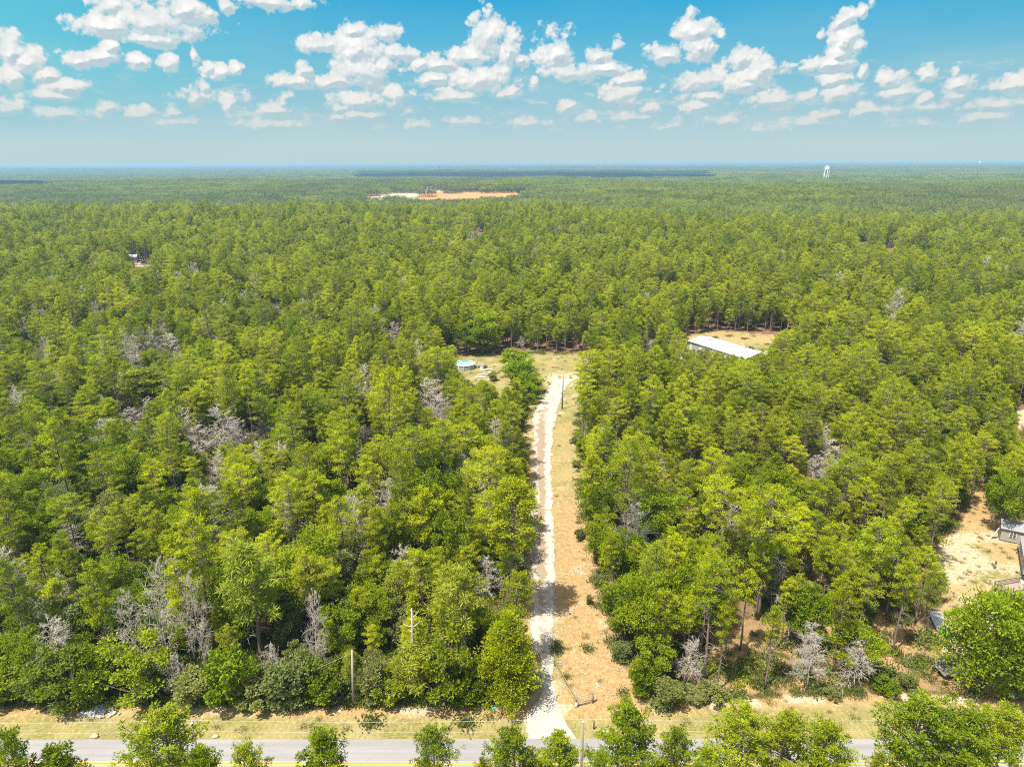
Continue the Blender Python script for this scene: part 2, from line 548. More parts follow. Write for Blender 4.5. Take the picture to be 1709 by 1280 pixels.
M = {}
M['pine'] = leaf_mat('pine_needles', (.062, .078, .0012), (.200, .232, .0018), (.400, .425, .006))
M['nearpine'] = leaf_mat('roadside_pine_needles', (.042, .066, .0015), (.14, .18, .0025), (.285, .325, .008))
M['longleaf'] = leaf_mat('long_pine_needles', (.11, .135, .006), (.215, .24, .014), (.31, .33, .03))
M['oak'] = leaf_mat('broad_leaves', (.048, .072, .0016), (.138, .182, .0028), (.265, .315, .008))
M['sage'] = leaf_mat('grey_green_leaves', (.085, .10, .018), (.155, .17, .040), (.24, .25, .075))
M['bright'] = leaf_mat('fresh_leaves', (.10, .150, .003), (.18, .245, .004), (.25, .32, .008))
M['cedar'] = leaf_mat('cedar_sprays', (.06, .086, .0015), (.185, .222, .002), (.34, .37, .006))
M['dryleaf'] = leaf_mat('rust_leaves', (.10, .05, .02), (.18, .09, .04), (.26, .15, .07), .2)
M['bark'] = bark_mat('pine_bark', (.060, .045, .036), (.24, .185, .145))
M['dead'] = bark_mat('dead_wood', (.15, .128, .105), (.40, .355, .30))
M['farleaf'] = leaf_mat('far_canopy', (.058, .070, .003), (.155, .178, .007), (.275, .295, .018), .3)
M['greyleaf'] = leaf_mat('greyish_canopy', (.055, .065, .009), (.125, .143, .02), (.215, .23, .045), .3)  # greyer leaf tone, varies the far stands by noise zone
M['cloud_shade'] = leaf_mat('cloud_shaded_canopy', (.012, .026, .014), (.024, .042, .020), (.038, .058, .026), .2)  # leaf colour darkened to paint cloud shadow on the far woods
M['weed'] = leaf_mat('weeds', (.06, .062, .012), (.13, .125, .03), (.22, .19, .065), .25)
M['shrub'] = leaf_mat('scrub_leaves', (.045, .060, .010), (.095, .115, .022), (.17, .175, .05), .25)


# ------------------------------------------------------------------ leaves
def unit(v):
    return v / (np.linalg.norm(v, axis=1)[:, None] + 1e-9)


def cards(mb, c, d, L, W, rng, tint):
    n = len(c)
    d = unit(d)
    s_ = unit(np.cross(d, np.array((0, 0, 1.1)) + rng.normal(0, .62, size=(n, 3))))
    L = np.broadcast_to(L, (n,))[:, None]
    W = np.broadcast_to(W, (n,))[:, None]
    v = np.stack([c, c + d * L * .5 + s_ * W * .5, c + d * L, c + d * L * .5 - s_ * W * .5], 1).reshape(-1, 3)
    q = np.arange(n * 4).reshape(-1, 4)
    mb.add(v, q, a=np.repeat(tint, 4))


def tufts(mb, cen, r, n, rng, L, W, up=.45, flat=.6, tbase=None, tvar=.22):
    """needle tufts: n blades round every centre"""
    k = len(cen)
    r = np.broadcast_to(r, (k,))
    d = rng.normal(size=(k * n, 3))
    d[:, 2] = d[:, 2] * flat + up * np.abs(rng.normal(size=k * n))
    d = unit(d)
    cc = np.repeat(cen, n, 0) + d * (np.repeat(r, n)[:, None] * rng.uniform(0.15, .8, (k * n, 1)))
    tb = rng.uniform(.3, .7, k) if tbase is None else tbase
    t = np.clip(np.repeat(tb, n) + rng.normal(0, tvar, k * n), 0, 1)
    cards(mb, cc, d + rng.normal(0, .35, d.shape), rng.uniform(.7, 1.25, k * n) * L, rng.uniform(.7, 1.3, k * n) * W, rng, t)


def bent(p0, p1, n, rng, wob):
    t = np.linspace(0, 1, n)[:, None]
    p = np.asarray(p0) * (1 - t) + np.asarray(p1) * t
    L = np.linalg.norm(np.asarray(p1) - np.asarray(p0))
    p[1:-1] += rng.normal(0, wob * L, (n - 2, 3))
    return p


def make_pine(seed, H=15.0, Rc=2.7, cb=.42, limbs=46, per=7, blades=17, L=.34, W=.085, tr=.42, up=.32, sag=.0, deadl=14, puff=False, cone=.55):
    """trunk mesh data and crown mesh data for a pine; leafy sprays sit in layers on the limbs"""
    rng = np.random.default_rng(seed)
    tb, cbm = MB(), MB()
    lean = rng.normal(0, .02 * H, 2)
    zt = np.linspace(0, H * .97, 9)
    axis = np.stack([lean[0] * (zt / H) ** 2 + .10 * np.sin(zt * .7 + seed), lean[1] * (zt / H) ** 2 + .10 * np.cos(zt * .6 + seed), zt], 1)
    axis[0, :2] = 0
    r0 = .0105 * H + .02
    tb.tube(axis, r0 * (1 - .9 * zt / H) + .015, 7, a=.35)
    ax = lambda z: np.array([np.interp(z, zt, axis[:, 0]), np.interp(z, zt, axis[:, 1]), z])
    # a lopsided crown
    lop_a, lop = rng.uniform(0, 6.28), rng.uniform(.05, .3)
    cen, rad, tb_t = [], [], []
    ga = rng.uniform(0, 6.28)
    for i in range(limbs):
        f = (i + rng.uniform(-.4, .4)) / limbs
        f = min(max(f, 0), 1)
        z = H * (cb + (0.965 - cb) * f ** .88)
        a = ga + i * 2.399 + rng.normal(0, .35)
        prof = (np.sin(math.pi * min(1, .16 + f * .80)) ** .62) * (1 - cone * max(0, f - .35))
        ln = Rc * prof * rng.uniform(.62, 1.18) * (1 + lop * math.cos(a - lop_a))
        if rng.random() < .10: ln *= 1.25
        rise = ln * (up * (.35 + f) + rng.normal(0, .10)) - sag * ln
        b = ax(z)
        tip = b + np.array((math.cos(a) * ln, math.sin(a) * ln, rise))
        pts = bent(b, tip, 4, rng, .045)
        tb.tube(pts, np.linspace(.022 + .016 * ln, .016, 4), 3, a=.85, cap=False)
        m_ = max(2, int(per * (ln / Rc) + 1))
        tone = rng.uniform(.22, .78)
        for j in range(m_):
            u = .34 + .68 * (j + rng.uniform(0, .9)) / m_
            side = rng.normal(0, .17 * ln) * (1.1 - .4 * u)
            p = b + (tip - b) * u + np.array((-math.sin(a) * side, math.cos(a) * side, rng.normal(0, .10) + .12))
            cen.append(p)
            rad.append(tr * rng.uniform(.7, 1.25))
            tb_t.append(np.clip(tone + rng.normal(0, .10) + .10 * (u - .6), 0, 1))
    top = ax(H * .97)
    for j in range(5):
        cen.append(top + rng.normal(0, .22, 3) + np.array((0, 0, -.1 * j)))
        rad.append(tr * .8)
        tb_t.append(.6)
    tufts(cbm, np.array(cen), np.array(rad), blades, rng, L, W, tvar=.27, up=.42 if not puff else .15, flat=.34 if not puff else 1.0, tbase=np.array(tb_t))
    # bare lower limbs
    for i in range(deadl):
        z = H * rng.uniform(max(.12, cb - .3), cb + .12)
        a = rng.uniform(0, 6.28)
        ln = Rc * rng.uniform(.25, .75)
        b = ax(z)
        tip = b + np.array((math.cos(a) * ln, math.sin(a) * ln, rng.uniform(-.15, .3) * ln))
        tb.tube(bent(b, tip, 4, rng, .07), np.linspace(.03, .012, 4), 3, a=.95, cap=False)
        for _ in range(2):
            u = rng.uniform(.4, .9)
            q = b + (tip - b) * u
            tb.tube(np.stack([q, q + rng.normal(0, .28, 3) * ln * .6]), (.018, .01), 3, a=.95, cap=False)
    return tb, cbm


def make_broad(seed, H=11.0, Rc=3.4, cb=.22, lobes=26, leaves=330, L=.30, W=.20, conical=0.0, blade=False, shell=.55):
    """broadleaf tree: the crown is many leafy boughs at uneven distances"""
    rng = np.random.default_rng(seed)
    tb, cbm = MB(), MB()
    fork = H * max(.12, cb)
    tb.tube(bent((0, 0, 0), (rng.normal(0, .15), rng.normal(0, .15), fork), 4, rng, .02), np.linspace(.018 * H + .02, .013 * H, 4), 7, a=.3)
    f0 = np.array((0, 0, fork))
    cz, hz = H * (cb + 1) / 2, H * (1 - cb) / 2
    wild = 1.0 if H < 7 else .35
    for i in range(lobes):
        # spread over the volume, denser near the outside
        f = (i + .5) / lobes
        zz = 1 - 2 * f
        a = i * 2.399 + rng.normal(0, .4)
        rr = math.sqrt(max(0, 1 - zz * zz * .92))
        if conical: rr = (1 - (zz * .5 + .5)) ** .72 * 1.05 * conical + rr * (1 - conical)
        k_ = rng.uniform(.5 - .15 * wild, .92 + .22 * wild)
        c = np.array((math.cos(a) * rr * Rc * k_, math.sin(a) * rr * Rc * k_, cz + zz * hz * (k_ * .9 + .08)))
        lr = Rc * rng.uniform(.26 - .06 * wild, .44) * (1 - .45 * conical * (zz > 0) * zz)
        mid = (f0 + c) / 2 + np.array((0, 0, -.1 * H * rng.random()))
        t = np.linspace(0, 1, 4)[:, None]
        pts = (1 - t) ** 2 * f0 + 2 * t * (1 - t) * mid + t * t * c
        tb.tube(pts, np.linspace(.045 + .003 * H, .02, 4), 4, a=.5, cap=False)
        n = int(leaves * rng.uniform(.7, 1.25))
        d = unit(rng.normal(size=(n, 3)))
        sc = np.array((1.15, 1.15, .72 if not conical else .95))
        # sub-clumps inside a bough give the broken outline
        sub = unit(rng.normal(size=(7, 3))) * rng.uniform(.35, .8, (7, 1))
        sid = rng.integers(0, 7, n)
        rad = rng.uniform(shell, 1.0, n) ** .6
        p = c + (sub[sid] * .85 + d * rad[:, None] * .48) * lr * sc
        stone = rng.uniform(.25, .75, 7)
        tint = np.clip(stone[sid] * .6 + rng.uniform(.2, .8) * .4 + rng.normal(0, .17, n), 0, 1)
        dd = d + np.array((0, 0, .35))
        if blade: dd = d * .6 + unit(c - np.array((0, 0, c[2] * .75)) + 1e-6)[None] if False else d * .7 + np.array((math.cos(a) * .55, math.sin(a) * .55, .65))
        cards(cbm, p, dd + rng.normal(0, .4, d.shape), rng.uniform(.7, 1.3, n) * L, rng.uniform(.7, 1.3, n) * W, rng, tint)
    return tb, cbm


def make_dead(seed, H=9.0, Rc=2.0, limbs=34, cb=.2, twigs=9, thick=1.0, leafy=0):
    rng = np.random.default_rng(seed)
    tb = MB()
    zt = np.linspace(0, H, 7)
    ax_ = np.stack([rng.normal(0, .05) * zt + .12 * np.sin(zt * .8 + seed), rng.normal(0, .05) * zt + .12 * np.cos(zt + seed), zt], 1)
    ax_[0, :2] = 0
    tb.tube(ax_, np.linspace(.012 * H + .015, .02, 7) * thick, 6, a=.45)
    for i in range(limbs):
        f = (i + rng.random()) / limbs
        z = H * (cb + (1 - cb) * f)
        a = i * 2.399 + rng.normal(0, .5)
        ln = Rc * (1.05 - .75 * f ** 1.6) * rng.uniform(.5, 1.15)
        b = np.array([np.interp(z, zt, ax_[:, 0]), np.interp(z, zt, ax_[:, 1]), z])
        tip = b + np.array((math.cos(a) * ln, math.sin(a) * ln, rng.uniform(.0, .75) * ln))
        pts = bent(b, tip, 5, rng, .06)
        tb.tube(pts, np.linspace(.042, .014, 5) * thick, 3, a=.65, cap=False)
        for j in range(twigs):
            u = rng.uniform(.25, 1)
            q = np.array([np.interp(u, np.linspace(0, 1, 5), pts[:, c]) for c in range(3)])
            tl = ln * rng.uniform(.15, .42)
            dv = np.array((math.cos(a), math.sin(a), .3)) * .7 + rng.normal(0, .65, 3)
            e = q + dv * tl
            tb.tube(np.stack([q, (q + e) / 2 + rng.normal(0, .05, 3), e]), np.array((.018, .014, .010)) * thick, 3, a=rng.uniform(.6, 1), cap=False)
            for _ in range(2):
                q2 = q + (e - q) * rng.uniform(.3, .9)
                tb.tube(np.stack([q2, q2 + (dv * .5 + rng.normal(0, .6, 3)) * tl * .6]), np.array((.016, .010)) * thick, 3, a=rng.uniform(.7, 1), cap=False)
    return tb, None


# ------------------------------------------------------------------ tree library
PROTO = bpy.data.collections.new('tree_library')      # never linked: only a source for scattering


def combine(tb, cb, name, m1, m2):
    a, b = MB(), MB()
    vs_, qs, ts, at = list(tb.v), list(tb.q), list(tb.t), list(tb.a)
    nq1 = sum(len(x) for x in tb.q)
    nt1 = sum(len(x) for x in tb.t)
    if cb is not None:
        off = tb.n
        vs_ += cb.v
        at += cb.a
        q2 = [x + off for x in cb.q]
        t2 = [x + off for x in cb.t]
    else:
        q2, t2 = [], []
    Q = np.vstack(qs + q2) if qs or q2 else None
    T = np.vstack(ts + t2) if ts or t2 else None
    midx = np.concatenate([np.zeros(nq1), np.ones(sum(len(x) for x in q2)), np.zeros(nt1), np.ones(sum(len(x) for x in t2))])
    return mesh_np(name, np.vstack(vs_), Q, T, {'tint': np.concatenate(at)}, False, [m1, m2], midx)


LIB = {}     # kind -> list of dicts(trunk, crown, all, H, R)


def lib_add(kind, made, H, Rc, leaf, bark='bark'):
    tb, cb = made
    i = len(LIB.setdefault(kind, []))
    d = dict(H=H, R=Rc, trunk=tb.mesh('trunk', [M[bark]], True), kind=kind,
             crown=cb.mesh('crown', [M[leaf]]) if cb is not None else None)
    d['all'] = combine(tb, cb, '%s_whole' % kind, M[bark], M[leaf])
    LIB[kind].append(d)
    return d


for i in range(10):
    H = [15, 17, 13.5, 16, 18, 14, 12, 16.5, 15, 19][i]
    Rc = [2.6, 2.8, 2.3, 3.0, 3.1, 2.1, 2.0, 2.9, 2.3, 3.2][i]
    cbv = [.46, .52, .42, .48, .56, .38, .36, .44, .54, .55][i]
    lib_add('pine', make_pine(100 + i, H, Rc, cbv, limbs=40 + i % 3 * 6, per=8, blades=25, L=.29, W=.085, tr=.33, deadl=30, cone=.4), H, Rc, 'pine')
for i, (H, Rc, cbv, cn, lm) in enumerate([(19, 3.7, .62, .12, 40), (10, 1.7, .22, .85, 40), (17, 2.1, .60, .4, 30), (12, 2.8, .38, .15, 46)]):
    lib_add('pine', make_pine(130 + i, H, Rc, cbv, limbs=lm, per=8, blades=25, L=.30, W=.088, tr=.35, deadl=30, cone=cn), H, Rc, 'pine')
for i in range(3):
    H, Rc = (15, 14, 11)[i], (2.5, 2.3, 2.2)[i]
    lib_add('longleaf', make_pine(200 + i, H, Rc, (.42, .38, .35)[i], limbs=34, per=4, blades=42, L=.50, W=.075, tr=.50, up=.55, puff=True, deadl=8), H, Rc, 'longleaf')
for i in range(6):
    H, Rc = (10, 11.5, 9, 12, 8.5, 10.5)[i], (3.2, 3.7, 2.8, 3.9, 3.0, 3.4)[i]
    lib_add('oak', make_broad(300 + i, H, Rc, (.2, .25, .12, .25, .08, .2)[i], lobes=30, leaves=330, L=.27, W=.17), H, Rc, 'oak')
for i in range(3):
    H, Rc = (9, 8, 10)[i], (3.1, 2.8, 3.2)[i]
    lib_add('sage', make_broad(340 + i, H, Rc, .15, lobes=26, leaves=210, L=.28, W=.17, shell=.3), H, Rc, 'sage')
for i in range(4):
    H, Rc = (4.2, 5.2, 3.4, 6.0)[i], (1.9, 2.1, 1.7, 2.3)[i]
    lib_add('bush', make_broad(360 + i, H, Rc, .0, lobes=20, leaves=240, L=.24, W=.15), H, Rc, ('oak', 'sage', 'sage', 'oak')[i])
for i in range(4):
    H, Rc = (9, 10.5, 7.5, 6)[i], (2.3, 2.6, 2.2, 2.0)[i]
    lib_add('dead', make_dead(400 + i, H, Rc, limbs=(40, 46, 36, 30)[i], twigs=16, thick=.85), H, Rc, 'dead', 'dead')
# taller and finer pines for the row right below the camera
for i in range(4):
    H, Rc = (17, 16, 17.5, 16.5)[i], (2.9, 2.5, 3.1, 2.7)[i]
    lib_add('nearpine', make_pine(500 + i, H, Rc, .42, limbs=62, per=10, blades=30, L=.27, W=.085, tr=.32, up=.75, cone=.75), H, Rc, 'nearpine')


def proto_objs(kind_list, cname):
    """a library collection whose children the scatter picks by index"""
    c = bpy.data.collections.new(cname)
    for i, d in enumerate(kind_list):
        o = bpy.data.objects.new('%s_%03d' % (cname, i), d if isinstance(d, bpy.types.Mesh) else d['all'])
        c.objects.link(o)
    return c


def scatter(name, coll, pts, rz, scl, idx, label, tilt=None):
    n = len(pts)
    me = bpy.data.meshes.new(name)
    me.vertices.add(n)
    me.vertices.foreach_set('co', np.asarray(pts, np.float32).ravel())
    a = me.attributes.new('rot', 'FLOAT_VECTOR', 'POINT')
    rv = np.zeros((n, 3), np.float32)
    rv[:, 2] = rz
    if tilt is not None: rv[:, :2] = tilt
    a.data.foreach_set('vector', rv.ravel())
    a = me.attributes.new('scl', 'FLOAT_VECTOR', 'POINT')
    s3 = np.asarray(scl, np.float32)
    if s3.ndim == 1: s3 = np.repeat(s3[:, None], 3, 1)
    a.data.foreach_set('vector', s3.ravel())
    a = me.attributes.new('idx', 'INT', 'POINT')
    a.data.foreach_set('value', np.asarray(idx, np.int32))
    o = link(name, me)
    g = bpy.data.node_groups.new(name + '_scatter', 'GeometryNodeTree')
    g.interface.new_socket('Geometry', in_out='INPUT', socket_type='NodeSocketGeometry')
    g.interface.new_socket('Geometry', in_out='OUTPUT', socket_type='NodeSocketGeometry')
    k = NT(g)
    gi, go = k.n('NodeGroupInput'), k.n('NodeGroupOutput')
    ci = k.n('GeometryNodeCollectionInfo')
    ci.inputs['Collection'].default_value = coll
    ci.inputs['Separate Children'].default_value = True
    ci.inputs['Reset Children'].default_value = True
    ip = k.n('GeometryNodeInstanceOnPoints')
    na = lambda nm, ty: k.n('GeometryNodeInputNamedAttribute', {'Name': nm}, data_type=ty).outputs[0]
    g.links.new(gi.outputs[0], ip.inputs['Points'])
    g.links.new(ci.outputs[0], ip.inputs['Instance'])
    ip.inputs['Pick Instance'].default_value = True
    g.links.new(na('idx', 'INT'), ip.inputs['Instance Index'])
    er = k.n('FunctionNodeEulerToRotation', {0: na('rot', 'FLOAT_VECTOR')})
    g.links.new(er.outputs[0], ip.inputs['Rotation'])
    g.links.new(na('scl', 'FLOAT_VECTOR'), ip.inputs['Scale'])
    g.links.new(ip.outputs[0], go.inputs[0])
    md = o.modifiers.new('scatter', 'NODES')
    md.node_group = g
    tag(o, label, kind='stuff')
    return o


# ------------------------------------------------------------------ layout (picture points put on the ground)
def GP(pts, z=0.0):
    return [tuple(P(x, y, z)[:2]) for x, y in pts]


# what has to stay in view over the crowns, as picture polygons
KEEP = [
    [(884, 1230), (890, 1060), (892, 960), (893, 860), (890, 790), (876, 730), (884, 700), (902, 675), (900, 655), (898, 612), (950, 606), (955, 622), (950, 700), (954, 760), (960, 850),
     (970, 950), (996, 1060), (1010, 1100), (1060, 1165), (1060, 1230)],
    [(764, 599), (836, 602), (842, 640), (852, 658), (835, 645), (815, 634), (790, 628), (764, 619)],
    [(1154, 563), (1172, 558), (1225, 558), (1288, 566), (1284, 578), (1266, 588), (1243, 593), (1215, 586), (1185, 578), (1165, 576), (1150, 580), (1130, 594), (1126, 590), (1148, 574)],
    [(1572, 915), (1598, 890), (1622, 850), (1628, 830), (1636, 830), (1647, 880), (1672, 866), (1720, 866), (1720, 1006), (1690, 1012), (1660, 985), (1610, 985), (1600, 960), (1575, 940)],
    [(216, 426), (232, 427), (262, 436), (262, 445), (232, 446), (216, 441)],
    [(136, 434), (152, 437), (150, 443), (138, 440)],
    [(1696, 684), (1720, 684), (1720, 722), (1698, 716)],
    [(1564, 1010), (1580, 1000), (1586, 1060), (1606, 1110), (1600, 1130), (1572, 1125)],
    [(560, 1180), (560, 1240), (1200, 1240), (1200, 1178)],
]
MINE = [(585, 334), (610, 321), (680, 313), (700, 309), (740, 309), (760, 316), (866, 316), (868, 326), (800, 333), (730, 331), (690, 333), (640, 332), (600, 338)]
MINE_BITS = [[(700, 323), (745, 324), (800, 321), (862, 320), (866, 323), (830, 327), (770, 330), (700, 330)], [(604, 329), (622, 321), (640, 321), (634, 330)], [(645, 326), (652, 318), (684, 316), (690, 320), (700, 326), (690, 331), (672, 322)],
             [(745, 317), (790, 315), (800, 318), (750, 320)], [(810, 318), (866, 317), (872, 320), (812, 320)], [(712, 311), (732, 311), (732, 316), (712, 316)]]
KEEP_FAR = MINE_BITS
gx, gyy = np.meshgrid(np.arange(-40, 1760, 2), np.arange(240, 1290, 2))
KM = np.zeros(gx.shape)          # a crown nearer than this distance would hide something
for pl in KEEP: KM[inpoly(gx, gyy, pl)] = 1e6
KM_FAR = KM.copy()
for pl in KEEP_FAR: KM_FAR[inpoly(gx, gyy, pl)] = 1e6


def blocked(x, y, z, H, Rc, lo=.3, far=False):
    """does a crown here hide something the photograph shows?"""
    m_ = KM_FAR if far else KM
    r = np.zeros(len(x), bool)
    for fh, fr in ((lo, .75), (.55, .9), (.8, .75), (1.0, 0.15)):
        for s_ in (-1, 0, 1):
            p = np.stack([x + s_ * fr * Rc, y, z + fh * H], 1)
            u, v, dz = proj(p)
            i = ((v - 240) / 2).astype(int)
            j = ((u + 40) / 2).astype(int)
            ok = (i >= 0) & (i < m_.shape[0]) & (j >= 0) & (j < m_.shape[1])
            r[ok] |= y[ok] < m_[i[ok], j[ok]] - 2.0
    return r


DRIVE_CLEAR = GP([(862, 1225), (868, 1175), (862, 1140), (866, 1040), (872, 960), (878, 860), (876, 790), (866, 735), (868, 705), (885, 685), (870, 665), (842, 668), (800, 650), (745, 632), (745, 595), (800, 588),
                  (905, 590), (960, 592), (1000, 600), (1000, 640), (972, 690), (970, 760), (977, 850), (992, 950), (1018, 1040), (1045, 1090), (1105, 1165), (1105, 1225)])
YARD = GP([(1572, 1010), (1560, 940), (1565, 905), (1600, 884), (1618, 845), (1622, 810), (1642, 810), (1655, 870), (1800, 860), (1900, 1000), (1900, 1170), (1700, 1175), (1640, 1168), (1570, 1140)])
BARN_YARD = GP([(1105, 610), (1120, 588), (1150, 562), (1180, 555), (1225, 556), (1310, 562), (1330, 596), (1290, 618), (1200, 616)])
CLEARS = [DRIVE_CLEAR, YARD, BARN_YARD, GP([(1690, 680), (1800, 680), (1800, 725), (1690, 722)])]


def front_y(px):
    """picture row of the forest edge above the road verge"""
    return np.interp(px, [0, 250, 560, 860, 1060, 1200, 1500, 1709], [1172, 1168, 1172, 1168, 1172, 1160, 1148, 1165])


# ------------------------------------------------------------------ ground sheet
def build_ground():
    ys = [-160.0]
    while ys[-1] < 20: ys.append(ys[-1] + 6)
    y = 24.0
    while y < 30000:
        ys.append(y)
        y += max(.45, (y * .0072) if y < 330 else y * .013)
    ys = np.array(ys)
    t = np.linspace(-1.32, 1.32, 560)
    W = np.sqrt(np.maximum(ys, 0) ** 2 + 70 ** 2)
    X = t[None] * W[:, None]
    Y = np.repeat(ys[:, None], len(t), 1)
    Z = HT(X, Y)
    # gentle unevenness, a low bank at the forest edge
    near = smooth(58.2, 60.5, Y) * smooth(330, 250, Y)
    Z = Z + near * ((vnoise(X, Y, 3.1, 21) - .5) * .22 + (vnoise(X, Y, .9, 22) - .5) * .08)
    # the canopy of the farthest woods is the surface itself
    Z = Z + smooth(7000, 8600, Y) * (11 + 3 * vnoise(X, Y, 60, 31))
    # zones
    dc, yd, bd = inpoly(X, Y, DRIVE_CLEAR), inpoly(X, Y, YARD), inpoly(X, Y, BARN_YARD)
    a0 = GP([(0, 1172), (250, 1168), (560, 1172), (860, 1168), (1060, 1172), (1200, 1160), (1500, 1148), (1709, 1165)])
    fy = np.interp(X, [p[0] for p in a0], [p[1] for p in a0])
    verge = smooth(fy + .6, fy - 1.6, Y + (fbm(X, Y, 5, 41) - .5) * 2.2)
    clear = np.clip(np.maximum.reduce([dc * 1.0, yd * 1.0, bd * 1.0]), 0, 1)
    d = np.minimum(polydist(X, Y, DRIVE_CLEAR), 8)
    clear = np.maximum(clear, (1 - smooth(0, 2.0, d)) * (Y > 60))
    # R grass share, G orange clay share, B pale sand share, A openness
    n1, n2 = fbm(X, Y, 7, 51), fbm(X, Y, 2.2, 52)
    Rr = verge * (.8 + .4 * (n1 - .5))
    road_near = P(854, 1232)[1]
    edge_band = np.exp(-((Y - fy + 1.3) / 1.2) ** 2)
    Rr = Rr * (1 - .75 * edge_band)
    Gg = edge_band * .75
    Bb = edge_band * .7 * smooth(.42, .6, n2)
    u, v, dz = proj(np.stack([X.ravel(), Y.ravel(), Z.ravel()], 1))
    u, v = u.reshape(X.shape), v.reshape(X.shape)
    # corridor beside the drive: dry grass, clay showing towards the trees on the right
    ax_c = np.interp(Y, [60, 80, 110, 150, 175], [P(905, 1180)[0], P(905, 1040)[0], P(905, 860)[0], P(905, 700)[0], P(935, 640)[0]])
    off = X - ax_c
    clay = smooth(1.3, 4.2, off + (n1 - .5) * 3) * smooth(125, 95, Y)
    Gg = np.where(dc, np.maximum(Gg, .35 + .6 * clay), Gg)
    Rr = np.where(dc & (Y > 62), .55 - .35 * clay + .3 * (n1 - .5), Rr)
    Rr = np.where(dc & (Y > 150), .75 + .5 * (n1 - .5), Rr)
    Bb = np.where(dc, np.maximum(Bb, smooth(.55, .75, n2) * .5), Bb)
    # left of the drive: orange bare soil
    Gg = np.where(dc & (off < -1.6) & (Y < 125), .9, Gg)
    Rr = np.where(dc & (off < -1.6) & (Y > 62) & (Y < 125), .12, Rr)
    Bb = np.maximum(Bb, np.where(dc & (Y < 172), .62 * np.exp(-((np.abs(off) - 1.5) / 1.1) ** 2) * smooth(.38, .6, fbm(X, Y, 1.8, 57)), 0))
    # white limerock fan in the back clearing and pale patch near the gate
    for (px, py, rx, ry, s_) in ((930, 633, 32, 11, 1.0), (958, 628, 30, 8, 1.0), (905, 640, 14, 6, .6), (987, 1103, 26, 11, .65), (885, 700, 12, 8, .5), (1000, 1130, 16, 10, .35),
                                 (800, 628, 16, 5, .7), (783, 614, 22, 6, .4), (836, 645, 18, 8, .45)):
        k_ = ((u - px) / rx) ** 2 + ((v - py) / ry) ** 2
        Bb = np.maximum(Bb, s_ * np.exp(-k_ * .8) * (.75 + .6 * (n2 - .5)) * (Y > 55) * (Y < 260))
    # yard on the right: pale sand, thin grass, clay under the trees
    ysand = smooth(.35, .55, fbm(X, Y, 6, 61))
    Bb = np.where(yd, np.maximum(Bb, .28 + .35 * ysand), Bb)
    Rr = np.where(yd, smooth(.40, .54, fbm(X, Y, 4, 63)) * .7 + .30, Rr)
    up_y = yd & (v < 905)
    Bb = np.where(up_y, .62 - .9 * smooth(895, 870, v), Bb)
    Gg = np.where(yd, np.where(v < 872, .9, .28), Gg)
    Rr = np.where(up_y, .08, Rr)
    low = yd & (v > 1120)
    Gg = np.where(low, .9, Gg)
    Rr = np.where(low, .05, Rr)
    Bb = np.where(low, .35 * smooth(.5, .6, n2), Bb)
    Bb = np.where(bd, np.where(v > 585, .6, .25), Bb)
    Rr = np.where(bd, .35 + smooth(.4, .6, n1) * .6, Rr)
    Gg = np.where(bd, np.where(v < 560, .8, .12), Gg)
    # open ground under the sparse pines at right, orange litter
    rt = smooth(1120, 1200, u) * (Y > 60) * smooth(84, 72, Y)
    Gg = np.maximum(Gg, rt * (.42 + .5 * smooth(.45, .6, n1)) * (1 - verge))
    Bb = np.maximum(Bb, rt * .32 * smooth(.5, .65, n2) * (1 - verge))
    clear = np.maximum(clear, rt * .40)
    clear = np.maximum(clear, verge)
    # far home sites and the borrow pit
    for pl in (KEEP[4], KEEP[5], KEEP[6]):
        k_ = inpoly(u, v, pl) & (Y > 100)
        Bb = np.where(k_, .8, Bb)
        clear = np.where(k_, 1, clear)
    mine = inpoly(u, v, [(x, y + 2) for x, y in MINE]) & (Y > 1100) & (Y < 2100)
    mn = fbm(X * 1.0, Y * .35, 45, 71)
    Gg = np.where(mine, np.where((u > 700) & (v > 321) & (mn > .36), 1.6, .7), Gg)
    Bb = np.where(mine, np.where((u > 700) & (v > 321), .25 * smooth(.5, .6, mn), .75 * smooth(.4, .55, mn)), Bb)
    Rr = np.where(mine, np.where((u < 690) | (v < 320), .8 * smooth(.52, .45, mn), .3 * smooth(.42, .36, mn)), Rr)
    clear = np.where(mine, 1, clear)
    fs = ((np.abs(u - 90) < 26) & (v > 283.5) & (v < 291) & (Y > 2500)) | ((np.abs(u - 300) < 45) & (v > 284) & (v < 287) & (Y > 2500) & (fbm(X, Y, 200, 77) > .52))
    Bb = np.where(fs, .5, Bb)
    Rr = np.where(fs, .6, Rr)
    clear = np.where(fs, 1, clear)
    col = np.stack([np.clip(Rr, 0, 1), np.clip(Gg, 0, 2), np.clip(Bb, 0, 1), np.clip(clear, 0, 1)], -1).reshape(-1, 4)
    nr, nc = X.shape
    i = np.arange(nr - 1)[:, None] * nc
    j = np.arange(nc - 1)[None]
    q = np.stack([i + j, i + j + 1, i + nc + j + 1, i + nc + j], -1).reshape(-1, 4)
    m_, k = new_mat('soil_and_grass')
    co = k.n('ShaderNodeTexCoord').outputs['Object']
    at = k.n('ShaderNodeAttribute', attribute_name='zone')
    sp = k.n('ShaderNodeSeparateColor', {0: at.outputs['Color']})
    gr, cl, sa, op = sp.outputs[0], sp.outputs[1], sp.outputs[2], at.outputs['Alpha']
    n_f = k.noise(co, 5.5, 3.0, .7)
    n_m = k.noise(co, 1.3, 4.0, .65)
    n_l = k.noise(co, .22, 3.0, .55)
    n_x = k.noise(k.vm('MULTIPLY', co, (1.4, 4.5, 1)), 1.6, 3.0, .7)
    litter = k.mix(n_m, (.10, .062, .040), (.32, .19, .12))
